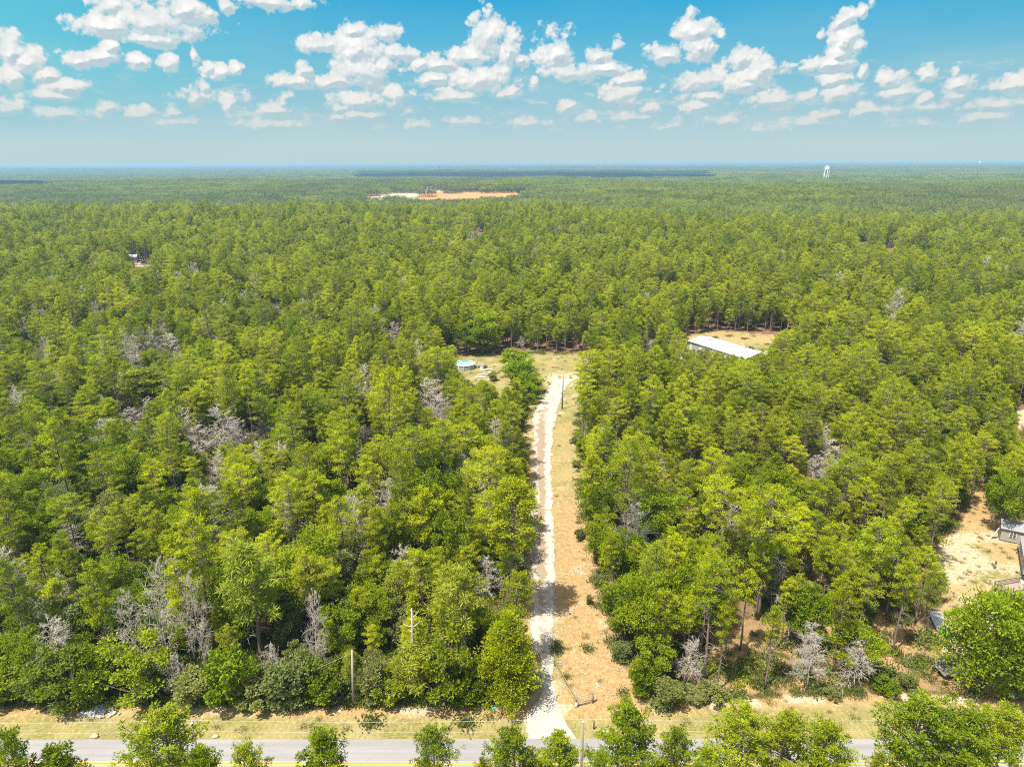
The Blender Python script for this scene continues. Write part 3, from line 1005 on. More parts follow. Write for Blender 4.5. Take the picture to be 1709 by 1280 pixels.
    litter = k.mix(k.ss(n_f, .56, .66), litter, (.40, .33, .27))
    clay = k.mix(k.ss(n_m, .3, .7), (.40, .245, .11), (.50, .355, .19))
    clay = k.mix(k.ss(n_f, .60, .72), clay, (.72, .56, .40))
    tan_ = k.mix(n_m, (.38, .265, .125), (.56, .42, .235))
    base = k.mix(op, litter, tan_)
    n_d = k.m('ADD', k.m('MULTIPLY', n_m, .6), k.m('MULTIPLY', n_f, .4))

    def msk(v_, w=.10):
        d_ = k.m('SUBTRACT', v_, k.m('MULTIPLY_ADD', k.m('SUBTRACT', n_d, .5), 2.2, .5))
        return k.ss(d_, -w, w)
    base = k.mix(msk(cl, .35), base, clay)
    orange = k.ss(cl, 1.2, 1.5)
    base = k.mix(orange, base, k.mix(n_l, (.62, .22, .07), (.75, .40, .18)))
    grass = k.mix(k.ss(n_x, .35, .65), (.17, .175, .045), (.36, .325, .13))
    grass = k.mix(k.ss(n_l, .35, .65), grass, k.mix(n_f, (.25, .215, .08), (.50, .43, .22)))
    grass = k.mix(k.m('MULTIPLY', k.ss(n_m, .58, .72), .55), grass, (.10, .15, .025))
    base = k.mix(msk(gr, .28), base, grass)
    base = k.mix(msk(sa, .12), base, k.mix(n_f, (.46, .37, .26), (.66, .57, .44)))
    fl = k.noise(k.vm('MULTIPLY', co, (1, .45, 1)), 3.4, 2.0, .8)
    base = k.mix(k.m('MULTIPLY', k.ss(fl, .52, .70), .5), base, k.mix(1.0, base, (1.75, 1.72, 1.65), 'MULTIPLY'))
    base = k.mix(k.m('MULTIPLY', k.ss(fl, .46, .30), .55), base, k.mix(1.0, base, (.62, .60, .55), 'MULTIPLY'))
    # the far woods
    g_ = k.n('ShaderNodeNewGeometry')
    spp = k.n('ShaderNodeSeparateXYZ', {0: g_.outputs['Position']})
    farf = k.m('MULTIPLY', k.ss(spp.outputs[1], 600, 1000), k.m('SUBTRACT', 1.0, op, clamp=True))
    nw = k.noise(k.vm('MULTIPLY', co, (.006, .0018, 1)), 1.0, 4.0, .6)
    base = k.mix(farf, base, k.mix(nw, (.035, .048, .008), (.10, .12, .02)))
    base = k.mix(1.0, base, (.48, .46, .40), 'MULTIPLY')
    surf(k, base, .95, .1, 0, n_d, .5, .06)
    me = mesh_np('ground', np.stack([X, Y, Z], -1).reshape(-1, 3), q, None, {'zone': col}, True, [m_])
    o = link('ground', me)
    return tag(o, kind='structure')


build_ground()


# ------------------------------------------------------------------ road, markings, drive
def strip(name, A, B, C_, D_, z, mat, nx=240, ny=4, wob=None):
    """sheet between edge A-B (near) and C-D (far)"""
    A, B, C_, D_ = (np.array(p[:2]) for p in (A, B, C_, D_))
    s_ = np.linspace(0, 1, nx)[None, :, None]
    t = np.linspace(0, 1, ny)[:, None, None]
    p = (A * (1 - s_) + B * s_) * (1 - t) + (C_ * (1 - s_) + D_ * s_) * t
    if wob:
        p[-1, :, 1] += (fbm(p[-1, :, 0], p[-1, :, 1], .8, 5) - .5) * wob
        p[0, :, 1] += (fbm(p[0, :, 0], p[0, :, 1], .8, 6) - .5) * wob
    v = np.concatenate([p, np.full(p.shape[:2] + (1,), z)], -1).reshape(-1, 3)
    i = np.arange(ny - 1)[:, None] * nx
    j = np.arange(nx - 1)[None]
    q = np.stack([i + j, i + j + 1, i + nx + j + 1, i + nx + j], -1).reshape(-1, 4)
    return link(name, mesh_np(name, v, q, None, None, False, [mat]))


def asphalt():
    m_, k = new_mat('sun_bleached_asphalt')
    co = k.n('ShaderNodeTexCoord').outputs['Object']
    n1 = k.noise(co, 9.0, 3.0, .7)
    n2 = k.noise(k.vm('MULTIPLY', co, (.05, 1.1, 1)), 1.0, 3.0, .6)
    c = k.mix(n1, (.130, .122, .116), (.178, .168, .160))
    spr = k.n('ShaderNodeSeparateXYZ', {0: co})
    lane = k.m('SINE', k.m('MULTIPLY_ADD', spr.outputs[1], 3.6, .6))
    c = k.mix(k.m('MULTIPLY', k.ss(lane, .1, 1.0), k.ss(n2, .2, .8, .25, .7)), c, (.125, .117, .112))
    c = k.mix(k.ss(n2, .35, .7), c, (.185, .175, .167))
    v = k.n('ShaderNodeTexVoronoi', {'Vector': k.vm('MULTIPLY', co, (.16, .5, 1)), 'Scale': 1.0}, feature='DISTANCE_TO_EDGE')
    nn = k.noise(co, .5, 3)
    crack = k.m('MULTIPLY', k.ss(v.outputs['Distance'], .012, .0), k.ss(nn, .5, .6))
    c = k.mix(k.m('MULTIPLY', crack, .5), c, (.10, .10, .10))
    surf(k, c, .9, .25, 0, n1, .2, .01)
    return m_


rN, rF = P(854.5, 1322), P(854.5, 1233)
rl, rr_ = P(-300, 1234.0), P(2000, 1231.5)
slope = (rr_[1] - rl[1]) / (rr_[0] - rl[0])
xL, xR = -260.0, 260.0
yF = lambda x: rF[1] + slope * (x - rF[0])
yC = P(854.5, 1273)[1] - rF[1]
yNn = 2 * yC
road = strip('road', (xL, yF(xL) + yNn, 0), (xR, yF(xR) + yNn, 0), (xL, yF(xL), 0), (xR, yF(xR), 0), .03, asphalt(), 900, 6, .16)
tag(road, kind='structure')
m_y, k_ = new_mat('yellow_road_paint')
cy_ = k_.n('ShaderNodeTexCoord').outputs['Object']
surf(k_, k_.mix(k_.ss(k_.noise(cy_, 8, 3), .45, .7, 0, .6), (.55, .27, .035), (.25, .20, .13)), .8, .2)
for off in (-.17, .17):
    s1 = strip('road_marking', (xL, yF(xL) + yC + off - .07, 0), (xR, yF(xR) + yC + off - .07, 0), (xL, yF(xL) + yC + off + .07, 0), (xR, yF(xR) + yC + off + .07, 0), .036, m_y, 200, 2)
    tag(s1, kind='structure')


def limerock():
    m_, k = new_mat('crushed_limerock')
    co = k.n('ShaderNodeTexCoord').outputs['Object']
    at = k.n('ShaderNodeAttribute', attribute_name='tint').outputs['Fac']
    n1, n2, n3 = k.noise(co, 6.0, 4.0, .7), k.noise(co, .9, 4.0, .6), k.noise(k.vm('MULTIPLY', co, (1.0, .12, 1)), 1.3, 3)
    c = k.mix(n1, (.20, .165, .130), (.35, .32, .275))
    worn = k.m('ADD', at, k.m('MULTIPLY', k.m('SUBTRACT', n2, .5), 2.4))
    c = k.mix(k.ss(worn, .18, .66), c, k.mix(n1, (.155, .112, .070), (.215, .165, .11)))
    c = k.mix(k.m('MULTIPLY', k.ss(n3, .56, .70), .45), c, (.19, .16, .14))
    surf(k, c, .95, .1, 0, n1, .4, .04)
    return m_


def build_drive():
    rows = [(1233, 880, 962), (1222, 878, 957), (1205, 879, 946), (1190, 880, 937), (1175, 888, 930), (1160, 897, 926), (1140, 902, 923), (1110, 903, 922), (1080, 896, 922), (1050, 886, 922),
            (1000, 888, 923), (950, 889, 923), (900, 891, 922), (850, 893, 921), (800, 893, 919), (760, 892, 919), (730, 891, 922), (710, 889, 924), (697, 890, 928),
            (685, 896, 928), (672, 905, 932), (660, 913, 938), (648, 919, 944), (639, 921, 951), (632, 928, 962)]
    L = np.array([P(a, y)[:2] for y, a, b in rows])
    Rr = np.array([P(b, y)[:2] for y, a, b in rows])
    s0 = np.concatenate([[0], np.cumsum(np.hypot(*np.diff((L + Rr) / 2, axis=0).T))])
    s_ = np.arange(0, s0[-1], .28)
    Li = np.stack([np.interp(s_, s0, L[:, 0]), np.interp(s_, s0, L[:, 1])], 1)
    Ri = np.stack([np.interp(s_, s0, Rr[:, 0]), np.interp(s_, s0, Rr[:, 1])], 1)
    Li[:, 0] += ((fbm(s_, s_ * 0, 2.6, 8, 4) - .5) * 1.6 + (vnoise(s_, s_ * 0, 14, 3) - .5) * 1.2) * smooth(1, 8, s_)
    Ri[:, 0] += (fbm(s_, s_ * 0, 2.1, 9, 4) - .5) * .9
    wide = .28 * smooth(12, 25, s_)
    Li[:, 0] -= wide
    Ri[:, 0] += wide * .6
    nw = 15
    t = np.linspace(0, 1, nw)
    p = Li[:, None] * (1 - t[None, :, None]) + Ri[:, None] * t[None, :, None]
    u = np.abs(t - .5)[None]
    z = .30 * np.ones(p.shape[:2]) * 0
    X, Y = p[..., 0], p[..., 1]
    near = smooth(58.2, 60.5, Y) * smooth(330, 250, Y)
    z = near * ((vnoise(X, Y, 3.1, 21) - .5) * .22 + (vnoise(X, Y, .9, 22) - .5) * .08) + .05
    z += .02 * np.cos(t * 4 * math.pi)[None] * smooth(9, 14, s_)[:, None]
    # worn middle strip and left wheel track with clay showing
    mid = 1.0 * np.exp(-((t - .36) / .17) ** 2)[None] * smooth(20, 34, s_)[:, None] * smooth(110, 85, s_)[:, None] + .25 * np.exp(-((t - .5) / .2) ** 2)[None]
    tint = mid * (.6 + .8 * fbm(X, Y * .25, 2.0, 44)) + .42 * smooth(.36, .5, u) + .45 * (fbm(X, Y, 3.2, 45) - .45)
    tint = np.where(s_[:, None] < 12, .02, tint)
    v = np.stack([X, Y, z], -1).reshape(-1, 3)
    i = np.arange(len(s_) - 1)[:, None] * nw
    j = np.arange(nw - 1)[None]
    q = np.stack([i + j, i + j + 1, i + nw + j + 1, i + nw + j], -1).reshape(-1, 4)
    o = link('dirt_path', mesh_np('dirt_path', v, q, None, {'tint': tint.ravel()}, True, [limerock()]))
    tag(o, kind='structure')


build_drive()


# ------------------------------------------------------------------ special trees
TAKEN = []      # (x, y, radius) where nothing else may grow


def plant(kind, i, loc, rz, sc, label, cat='tree', group=None, name=None, sz=None, lib=None):
    d = lib or LIB[kind][i % len(LIB[kind])]
    nm = name or {'pine': 'pine_tree', 'longleaf': 'pine_tree', 'nearpine': 'pine_tree', 'oak': 'broadleaf_tree', 'sage': 'broadleaf_tree', 'bush': 'bush',
                  'dead': 'dead_tree', 'cedar': 'cedar_tree'}[kind]
    root = bpy.data.objects.new(nm, None)
    COL.objects.link(root)
    root.empty_display_size = .5
    root.location = loc
    root.rotation_euler = (0, 0, rz)
    root.scale = (sc, sc, sz or sc)
    root['label'], root['category'] = label, cat
    if group: root['group'] = group
    if kind == 'dead':
        o = link('trunk', d['trunk'], root)
    else:
        link('trunk', d['trunk'], root)
        link('crown', d['crown'], root)
    return root


def top_h(base, py_top, px_top=None):
    """height of something standing at base whose top shows at picture row py_top"""
    return PY(px_top or proj([tuple(base)])[0][0], py_top, base[1])[2]


def special(kind, i, bpx, bpy_, tpy, label, wpx=None, cat='tree', lib=None, name=None, group=None, rz=None):
    b = P(bpx, bpy_)
    d = lib or LIB[kind][i]
    H = top_h(b, tpy)
    s_z = H / d['H']
    dep = proj([tuple(b)])[2][0]
    s_ = s_z if wpx is None else (wpx / 2 * dep / FPX) / d['R']
    TAKEN.append((b.x, b.y, max(1.6, d['R'] * s_ * .72)))
    if kind != 'bush':
        wp = d['R'] * s_ / dep * FPX
        vis = tpy + (bpy_ - tpy) * (.62 if kind == 'dead' else .5)
        KM[(((gx - bpx) / (wp * .75 + 2)) ** 2 + ((gyy - (tpy + vis) / 2) / ((vis - tpy) / 2 + 1)) ** 2) < 1] = b.y
    return plant(kind, i, (b.x, b.y, -.05), random.uniform(0, 6.28) if rz is None else rz, s_, label, cat, group, name, s_z, lib)


# ------------------------------------------------------------------ built objects
M['grey_wood'] = plain('weathered_wood', (.17, .145, .12), .9, .1, var=.35, scale=9)
M['old_wood'] = plain('old_pole_wood', (.22, .19, .165), .9, .1, var=.3, scale=7)
M['white_paint'] = plain('white_paint', (.50, .49, .47), .6, .3, var=.08)
M['white_metal'] = plain('white_roof_metal', (.42, .425, .44), .45, .4, var=.07, scale=1.2)
M['grey_metal'] = plain('grey_metal', (.22, .22, .22), .5, .4, var=.1)
M['siding'] = plain('beige_siding', (.235, .21, .17), .7, .3, var=.07)
M['lsiding'] = plain('pale_grey_siding', (.24, .24, .235), .6, .3, var=.07)
M['dark'] = plain('dark_plastic', (.03, .03, .033), .5, .4)
M['glass'] = plain('window_glass', (.045, .055, .065), .12, .6, var=.1)
M['olive'] = plain('faded_olive_paint', (.15, .13, .05), .7, .3, var=.3, scale=4)
M['wire'] = plain('bright_aluminium_wire', (.30, .30, .27), .5, .4, var=.05)
M['blue'] = plain('blue_plastic', (.05, .33, .72), .5, .4)
M['lime'] = plain('lime_green_plastic', (.10, .45, .02), .5, .4, var=.1)
M['rust'] = plain('rusty_sheet', (.42, .19, .09), .85, .2, var=.4, scale=3)
M['rock'] = plain('broken_concrete', (.27, .262, .25), .9, .2, var=.25, scale=3)
M['sandrock'] = plain('sandstone', (.30, .22, .14), .9, .2, var=.2, scale=3)
M['deckwood'] = plain('deck_wood', (.20, .155, .125), .85, .2, var=.3, scale=5)
M['black_feather'] = plain('black_feathers', (.02, .018, .018), .6, .3)
M['liner'] = plain('pool_liner', (.22, .42, .48), .5, .4, var=.06)


def water_mat():
    m_, k = new_mat('pool_water')
    co = k.n('ShaderNodeTexCoord').outputs['Object']
    n1 = k.noise(co, 3.0, 2.0)
    surf(k, k.mix(n1, (.10, .33, .37), (.27, .45, .47)), .08, .5, 0, n1, .15, .02)
    return m_


M['water'] = water_mat()


def ribbed(name, c, period, axis=0):
    m_, k = new_mat(name)
    co = k.n('ShaderNodeTexCoord').outputs['Object']
    sp_ = k.n('ShaderNodeSeparateXYZ', {0: co})
    w_ = k.m('SINE', k.m('MULTIPLY', sp_.outputs[axis], 6.283 / period))
    n1 = k.noise(co, .8, 3.0)
    surf(k, k.mix(n1, tuple(x * .92 for x in c), tuple(min(.9, x * 1.06) for x in c)), .45, .4, 0, w_, .5, .02)
    return m_


M['ribroof'] = ribbed('ribbed_white_roof', (.46, .465, .48), .9, 0)
M['ribgrey'] = ribbed('ribbed_grey_roof', (.17, .17, .172), .45, 0)

# --- utility poles
DP = 49.5
near_tops = [(973, 1205), (320, 1207), (1626, 1204), (-333, 1209)]
pole_lab = ['near weathered utility pole with a pale cap, standing by the driveway mouth', 'dark utility pole top poking out beside the bushy pine at lower left',
            'utility pole hidden among pine tops at lower right', '']
tops = []
for n_, (px, py) in enumerate(near_tops):
    tp = PY(px, py, DP)
    tops.append(tp)
    if n_ == 3: continue
    t_ = thing('utility_pole', pole_lab[n_], 'utility pole', (tp.x, tp.y, 0), .3, 'wooden utility poles along the road')
    part(MB().tube(np.array([(0, 0, -.2), (0, 0, tp.z * .5), (0, 0, tp.z)]), (.17, .145, .115), 12), 'pole', M['grey_wood'], t_, True)
    part(MB().tube(np.array([(0, 0, tp.z), (0, 0, tp.z + .07)]), (.125, .10), 12), 'cap', M['white_paint'], t_, True)
    part(MB().tube(np.array([(0, .10, tp.z - .1), (0, .22, tp.z - .02), (0, .22, tp.z + .16)]), (.03, .03, .045), 8), 'insulator', M['grey_metal'], t_, True)
    part(MB().tube(np.array([(0, .10, tp.z - 1.05), (0, .20, tp.z - 1.05)]), (.03, .05), 8), 'clamp', M['grey_metal'], t_, True)
    part(MB().box((0.02, -.16, tp.z - 4.8), (.09, .03, .16)), 'tag_plate', M['grey_metal'], t_)
# wires run from pole to pole
order = [3, 1, 0, 2]
xs_ = [tops[i] for i in order]
far_r = xs_[-1] + (xs_[-1] - xs_[-2])
xs_.append(far_r)
for h_, lb in ((.16, 'upper bright wire strung along the road from pole to pole'), (-1.05, 'lower bright wire strung along the road beneath the upper one')):
    P_ = []
    for a, b in zip(xs_[:-1], xs_[1:]):
        for q in np.linspace(0, 1, 14)[:-1]:
            p_ = np.array(a) * (1 - q) + np.array(b) * q
            P_.append(p_ + np.array((0, .22, h_ - .28 * 4 * q * (1 - q))))
    o = link('power_line', MB().tube(np.array(P_), .0105, 5, cap=False).mesh('power_line', [M['wire']]))
    tag(o, lb, 'power line', 'wires along the road')
# old leaning pole at the grass edge with a guy wire
b = P(590, 1177)
tz = top_h(b, 1085, 588)
tp = PY(587.5, 1085, b.y)
t_ = thing('utility_pole', 'leaning grey wooden pole at the grass edge, left woods, with a thin guy wire', 'utility pole', tuple(b))
part(MB().tube(np.array([(0, 0, -.2), tuple(np.array(tp - b) * .5), tuple(tp - b)]), (.16, .14, .11), 10), 'pole', M['old_wood'], t_, True)
part(MB().tube(np.array([tuple(tp - b + Vector((0, 0, -.3))), tuple(P(392, 1178) - b)]), .010, 4), 'guy_wire', M['wire'], t_)
# tall pole by the driveway bend
b = P(938, 683)
tp = PY(940.5, 617, b.y)
t_ = thing('utility_pole', 'slim grey utility pole right of the driveway bend in the clearing', 'utility pole', tuple(b))
part(MB().tube(np.array([(0, 0, -.2), tuple(np.array(tp - b) * .5), tuple(tp - b)]), (.19, .16, .13), 10), 'pole', M['old_wood'], t_, True)
part(MB().box(tuple(np.array(tp - b) * .42 + np.array((-.22, -.1, 0))), (.28, .22, .5)), 'meter_box', M['grey_metal'], t_)
part(MB().tube(np.array([tuple(np.array(tp - b) + (-.3, 0, -.4)), tuple(np.array(tp - b) + (.3, 0, -.4))]), .04, 6), 'bracket', M['grey_metal'], t_)

# --- gate and fence by the drive
g0, g1 = P(961.5, 1180), P(925.5, 1113)
dv = np.array(g1 - g0)
gl = float(np.linalg.norm(dv))
t_ = thing('gate', 'long open tube gate in faded olive paint lying along the right side of the driveway', 'gate', tuple(g0), math.atan2(dv[1], dv[0]))
part(MB().tube([(.1, 0, 1.15), (gl, 0, 1.0)], .055, 8), 'rail', M['olive'], t_, True)
part(MB().tube([(.1, 0, .42), (gl, 0, .88)], .05, 8), 'rail', M['olive'], t_, True)
part(MB().tube([(.1, 0, .38), (.1, 0, 1.2)], .05, 8), 'hinge_bar', M['olive'], t_, True)
part(MB().tube([(gl * .5, 0, .66), (gl * .5, 0, 1.08)], .04, 8), 'brace', M['olive'], t_, True)
part(MB().tube([(gl, -.55, .95), (gl, .55, .95)], .045, 8), 'end_bar', M['olive'], t_, True)
b = P(925, 1110)
t_ = thing('post', 'thin steel latch post at the far end of the open gate', 'post', tuple(b))
part(MB().tube([(0, 0, -.1), (0, 0, 1.75)], .045, 8), 'shaft', M['olive'], t_, True)
part(MB().tube([(-.12, 0, 1.05), (.12, 0, 1.05)], .03, 6), 'latch', M['grey_metal'], t_, True)
b0, b1 = P(961.5, 1180), P(989.5, 1172)
dv = np.array(b1 - b0)
fl = float(np.linalg.norm(dv))
t_ = thing('fence', 'short two rail brace fence with a pale gate post, right of the driveway mouth', 'fence', tuple(b0), math.atan2(dv[1], dv[0]))
part(MB().tube([(0, 0, -.1), (0, 0, .75)], .13, 10), 'post_base', M['white_paint'], t_, True)
part(MB().tube([(0, 0, .7), (0, 0, 1.45)], .10, 10), 'post', M['olive'], t_, True)
part(MB().tube([(fl, 0, -.1), (fl, 0, 1.5)], .11, 10), 'post', M['grey_wood'], t_, True)
part(MB().tube([(0, 0, 1.32), (fl, 0, 1.36)], .06, 8), 'rail', M['old_wood'], t_, True)
part(MB().tube([(0, 0, .62), (fl, 0, .42)], .05, 8), 'rail', M['grey_wood'], t_, True)
b = P(991, 1216)
t_ = thing('marker_post', 'short dark marker post in the verge just right of the driveway mouth', 'post', tuple(b))
part(MB().tube([(0, 0, -.1), (0, 0, 1.0)], (.10, .06), 6), 'body', M['dark'], t_)
part(MB().tube([(0, 0, 1.0), (-.02, 0, 1.7)], .018, 5), 'whip', M['dark'], t_)
for px, py, lb in ((1006, 1168, 'thin stake in the clearing right of the brace fence'), (1031, 1164, 'farther thin pale stake right of the brace fence')):
    t_ = tag(link('stake', MB().tube([(0, 0, -.1), (.05, 0, .9)], .03, 6).mesh('stake', [M['old_wood']]), None, tuple(P(px, py))), lb, 'stake', 'thin stakes')

# --- snag
b = P(692, 1166)
tp = PY(687, 1015, b.y)
sn = MB()
rg = np.random.default_rng(5)
H_ = tp.z
dx_ = tp.x - b.x
sn.tube([(0, 0, -.2), (dx_ * .4, .05, H_ * .4), (dx_ * .75, 0, H_ * .75), (dx_, 0, H_)], (.20, .16, .12, .07), 9)
STB = []
for f, a, l_, up_ in ((.985, 2.8, .25, .1), (.90, .3, .8, .8), (.885, 3.3, .35, .1), (.80, .2, .9, .7), (.81, 3.2, 1.0, .35), (.76, 3.0, .5, .1), (.73, .5, .5, .0), (.66, 1.2, .7, .2), (.6, 4.0, .8, .3), (.5, .2, .6, .2)):
    q = np.array((dx_ * f, 0, H_ * f))
    e = q + np.array((math.cos(a) * l_, math.sin(a) * l_ * .6, up_))
    STB.append(MB().tube(np.array([q, (q + e) / 2 + (0, 0, -.1), e]), (.05, .04, .02), 5, a=.9))
t_ = thing('snag', 'bare pinkish grey snag with a few stubs above the small puffy pine', 'dead tree', tuple(b))
link('trunk', sn.mesh('trunk', [M['dead']], True), t_)
for x_ in STB: link('stub', x_.mesh('stub', [M['dead']]), t_)

# --- rubble, stones, fallen wood, litter
RP = GP([(132, 1194), (142, 1184), (168, 1177), (185, 1170), (208, 1160), (238, 1158), (246, 1164), (236, 1176), (214, 1186), (192, 1196), (150, 1199)])
mb = MB()
rg = np.random.default_rng(11)
bx_ = [min(p[0] for p in RP), max(p[0] for p in RP), min(p[1] for p in RP), max(p[1] for p in RP)]
qx, qy = rg.uniform(bx_[0], bx_[1], 1500), rg.uniform(bx_[2], bx_[3], 1500)
okr = inpoly(qx, qy, RP) & (fbm(qx, qy, 1.1, 12) > .40)
for x_, y_ in list(zip(qx[okr], qy[okr]))[:520]:
    s_ = rg.uniform(.10, .26) * rg.uniform(.6, 1.7)
    mb.box((x_, y_, s_ * .25 + .04), (s_, s_ * rg.uniform(.6, 1.1), s_ * rg.uniform(.35, .8)), rg.uniform(0, 6), rg.uniform(.2, .8), rg.uniform(-.5, .5), rg.uniform(-.5, .5))
tag(link('rubble', mb.mesh('rubble', [M['rock']])), 'heap of broken pale concrete at the grass edge on the left', kind='stuff')
mb = MB()
for k_ in range(1500):
    t = rg.random()
    px, py = rg.uniform(925, 1050), rg.uniform(700, 1170)
    p_ = P(px, py)
    if not inpoly(np.array([p_.x]), np.array([p_.y]), DRIVE_CLEAR)[0]: continue
    s_ = rg.uniform(.04, .13)
    mb.box((p_.x, p_.y, .06), (s_, s_ * .7, s_ * .4), rg.uniform(0, 6), .5, rg.uniform(-.4, .4))
tag(link('gravel', mb.mesh('gravel', [M['rock']])), 'pale stones strewn over the dry strip beside the driveway', kind='stuff')


def stone(px, py, s_, mat, lb, nm='rock', cat='rock', grp=None):
    bm_ = np.random.default_rng(int(px))
    v, q = [], []
    n1, n2 = 7, 10
    for i in range(n1):
        th = math.pi * i / (n1 - 1)
        for j in range(n2):
            ph = 2 * math.pi * j / n2
            r_ = 1 + .22 * math.sin(3 * ph + i) * math.sin(th) + bm_.uniform(-.08, .08) * math.sin(th)
            v.append((r_ * math.sin(th) * math.cos(ph) * s_, r_ * math.sin(th) * math.sin(ph) * s_ * .8, math.cos(th) * s_ * .5 + s_ * .25))
    for i in range(n1 - 1):
        for j in range(n2):
            q.append((i * n2 + j, i * n2 + (j + 1) % n2, (i + 1) * n2 + (j + 1) % n2, (i + 1) * n2 + j))
    mb = MB()
    mb.add(v, q)
    return tag(link(nm, mb.mesh(nm, [mat], True), None, tuple(P(px, py))), lb, cat, grp)


stone(158, 1229, .45, M['sandrock'], 'tan rock on the verge by the road, below the rubble heap')
stone(360, 1229, .35, M['sandrock'], 'tan rock on the verge by the road, right of the bushy pine top')
stone(825, 1181, .34, M['blue'], 'small crumpled blue bag at the grass edge left of the driveway mouth', 'bag', 'bag')
b = P(107, 1196)
t_ = thing('fallen_branch', 'bleached fallen branch leaning at the bushes left of the rubble heap', 'branch', tuple(b))
tipb = PY(92, 1167, b.y + .6) - b
part(MB().tube(np.array([(0, 0, .05), tuple(np.array(tipb) * .5 + (.1, 0, .1)), tuple(tipb)]), (.13, .11, .05), 7), 'stem', M['dead'], t_, True)
tw = MB()
for k_ in range(26):
    q = np.array(tipb) * rg.uniform(.1, .95)
    e = q + np.array((rg.uniform(-1.5, .5), rg.uniform(-.9, .5), rg.uniform(-1.0, .1)))
    e[2] = max(e[2], .02)
    tw.tube(np.stack([q, e]), (.03, .012), 3, a=.8)
part(tw, 'twigs', M['dead'], t_)


# --- boxes with roofs
def frame_at(p0, p1):
    d = np.array(p1 - p0)
    return math.atan2(d[1], d[0]), float(np.hypot(d[0], d[1]))


# white metal building in the right woods
c0, c1, c2 = P(1152, 568, 3.4), P(1245, 597, 3.4), P(1267, 587, 3.4)
rz_, Lb = frame_at(c0, c1)
Wb = float((c2 - c1).length)
t_ = thing('metal_building', 'long low white metal building in the clearing of the right woods', 'building', (c0.x, c0.y, 0), rz_)
wl = MB()
wl.box((Lb / 2, .06, 1.6), (Lb, .12, 3.2)).box((Lb / 2, Wb - .06, 1.6), (Lb, .12, 3.2)).box((.06, Wb / 2, 1.6), (.12, Wb - .25, 3.2)).box((Lb - .06, Wb / 2, 1.6), (.12, Wb - .25, 3.2))
wl.add([(.0, .1, 3.2), (.0, Wb - .1, 3.2), (.0, Wb / 2, 4.1), (Lb, .1, 3.2), (Lb, Wb - .1, 3.2), (Lb, Wb / 2, 4.1)], None, [(0, 1, 2), (3, 5, 4)])
part(wl, 'wall', M['white_metal'], t_)
rf = MB()
ov, rise = .45, .95
sl_ = math.atan2(rise, Wb / 2)
for s_ in (0, 1):
    y0_, y1_ = (-ov, Wb / 2) if s_ == 0 else (Wb + ov, Wb / 2)
    z0_ = 3.22 - ov * rise / (Wb / 2)
    z1_ = 3.22 + rise
    v = [(-ov, y0_, z0_), (Lb + ov, y0_, z0_), (Lb + ov, y1_, z1_), (-ov, y1_, z1_)]
    v += [(x_, y_, z_ + .09) for x_, y_, z_ in v]
    rf.add(v, [(0, 1, 2, 3), (4, 5, 6, 7), (0, 1, 5, 4), (1, 2, 6, 5), (3, 0, 4, 7)])
rfo = part(rf, 'roof', M['ribroof'], t_)
link('ridge_cap', MB().box((Lb / 2, Wb / 2, 3.22 + rise + .10), (Lb + .9, .5, .06)).mesh('ridge_cap', [M['white_metal']]), rfo)
for x_, y_ in ((Lb * .22, Wb * .38), (Lb * .72, Wb * .72)):
    link('vent', MB().tube([(x_, y_, 3.6), (x_, y_, 4.5)], .28, 10).mesh('vent', [M['grey_metal']]), rfo)
for k_ in range(4):
    dr = part(MB().box((2.6 + k_ * 5.6, -.03, 1.35), (3.2, .08, 2.7)), 'roller_door', M['grey_metal'], t_)
part(MB().box((-.03, Wb * .5, 1.4), (.08, 3.0, 2.8)), 'roller_door', M['grey_metal'], t_)
part(MB().box((-.03, Wb * .2, 1.05), (.08, .95, 2.1)), 'door', M['siding'], t_)

# pool with steps
b = P(775.5, 614)
t_ = thing('pool', 'round above ground pool with bright blue water in the back clearing', 'pool', tuple(b))
Rp, Hp = 3.0, 1.45
an = np.linspace(0, 2 * math.pi, 33)[:-1]


def ring(r0, r1, z0, z1):
    v = [(r0 * math.cos(a), r0 * math.sin(a), z0) for a in an] + [(r1 * math.cos(a), r1 * math.sin(a), z1) for a in an]
    return v, [(i, (i + 1) % 32, 32 + (i + 1) % 32, 32 + i) for i in range(32)]


mb = MB(); mb.add(*ring(Rp, Rp, 0, Hp)); part(mb, 'wall', M['lsiding'], t_, True)
mb = MB(); mb.add(*ring(Rp - .05, Rp - .05, .3, Hp)); part(mb, 'liner', M['liner'], t_, True)
mb = MB(); mb.add(*ring(Rp + .12, Rp - .16, Hp + .02, Hp + .02)); mb.add(*ring(Rp + .12, Rp + .12, Hp - .08, Hp + .02)); part(mb, 'rim', M['white_paint'], t_)
mb = MB()
mb.add([(0, 0, Hp - .3)] + [((Rp - .06) * math.cos(a), (Rp - .06) * math.sin(a), Hp - .3) for a in an], None, [(0, 1 + i, 1 + (i + 1) % 32) for i in range(32)])
part(mb, 'water', M['water'], t_)
for a in np.linspace(0, 6.28, 13)[:-1]:
    part(MB().box((math.cos(a) * (Rp + .05), math.sin(a) * (Rp + .05), Hp / 2), (.12, .16, Hp), a), 'upright', M['white_paint'], t_)
b2 = b + Vector((4.9, .4, 0))
t_ = thing('pool_deck', 'small grey wooden deck with steps joined to the right of the round pool', 'deck', tuple(b2))
part(MB().box((0, 0, 1.2), (2.6, 2.2, .1)), 'platform', M['grey_wood'], t_)
for x_ in (-1.2, 1.2):
    for y_ in (-1, 1):
        part(MB().box((x_, y_, 1.05), (.12, .12, 2.1)), 'post', M['grey_wood'], t_)
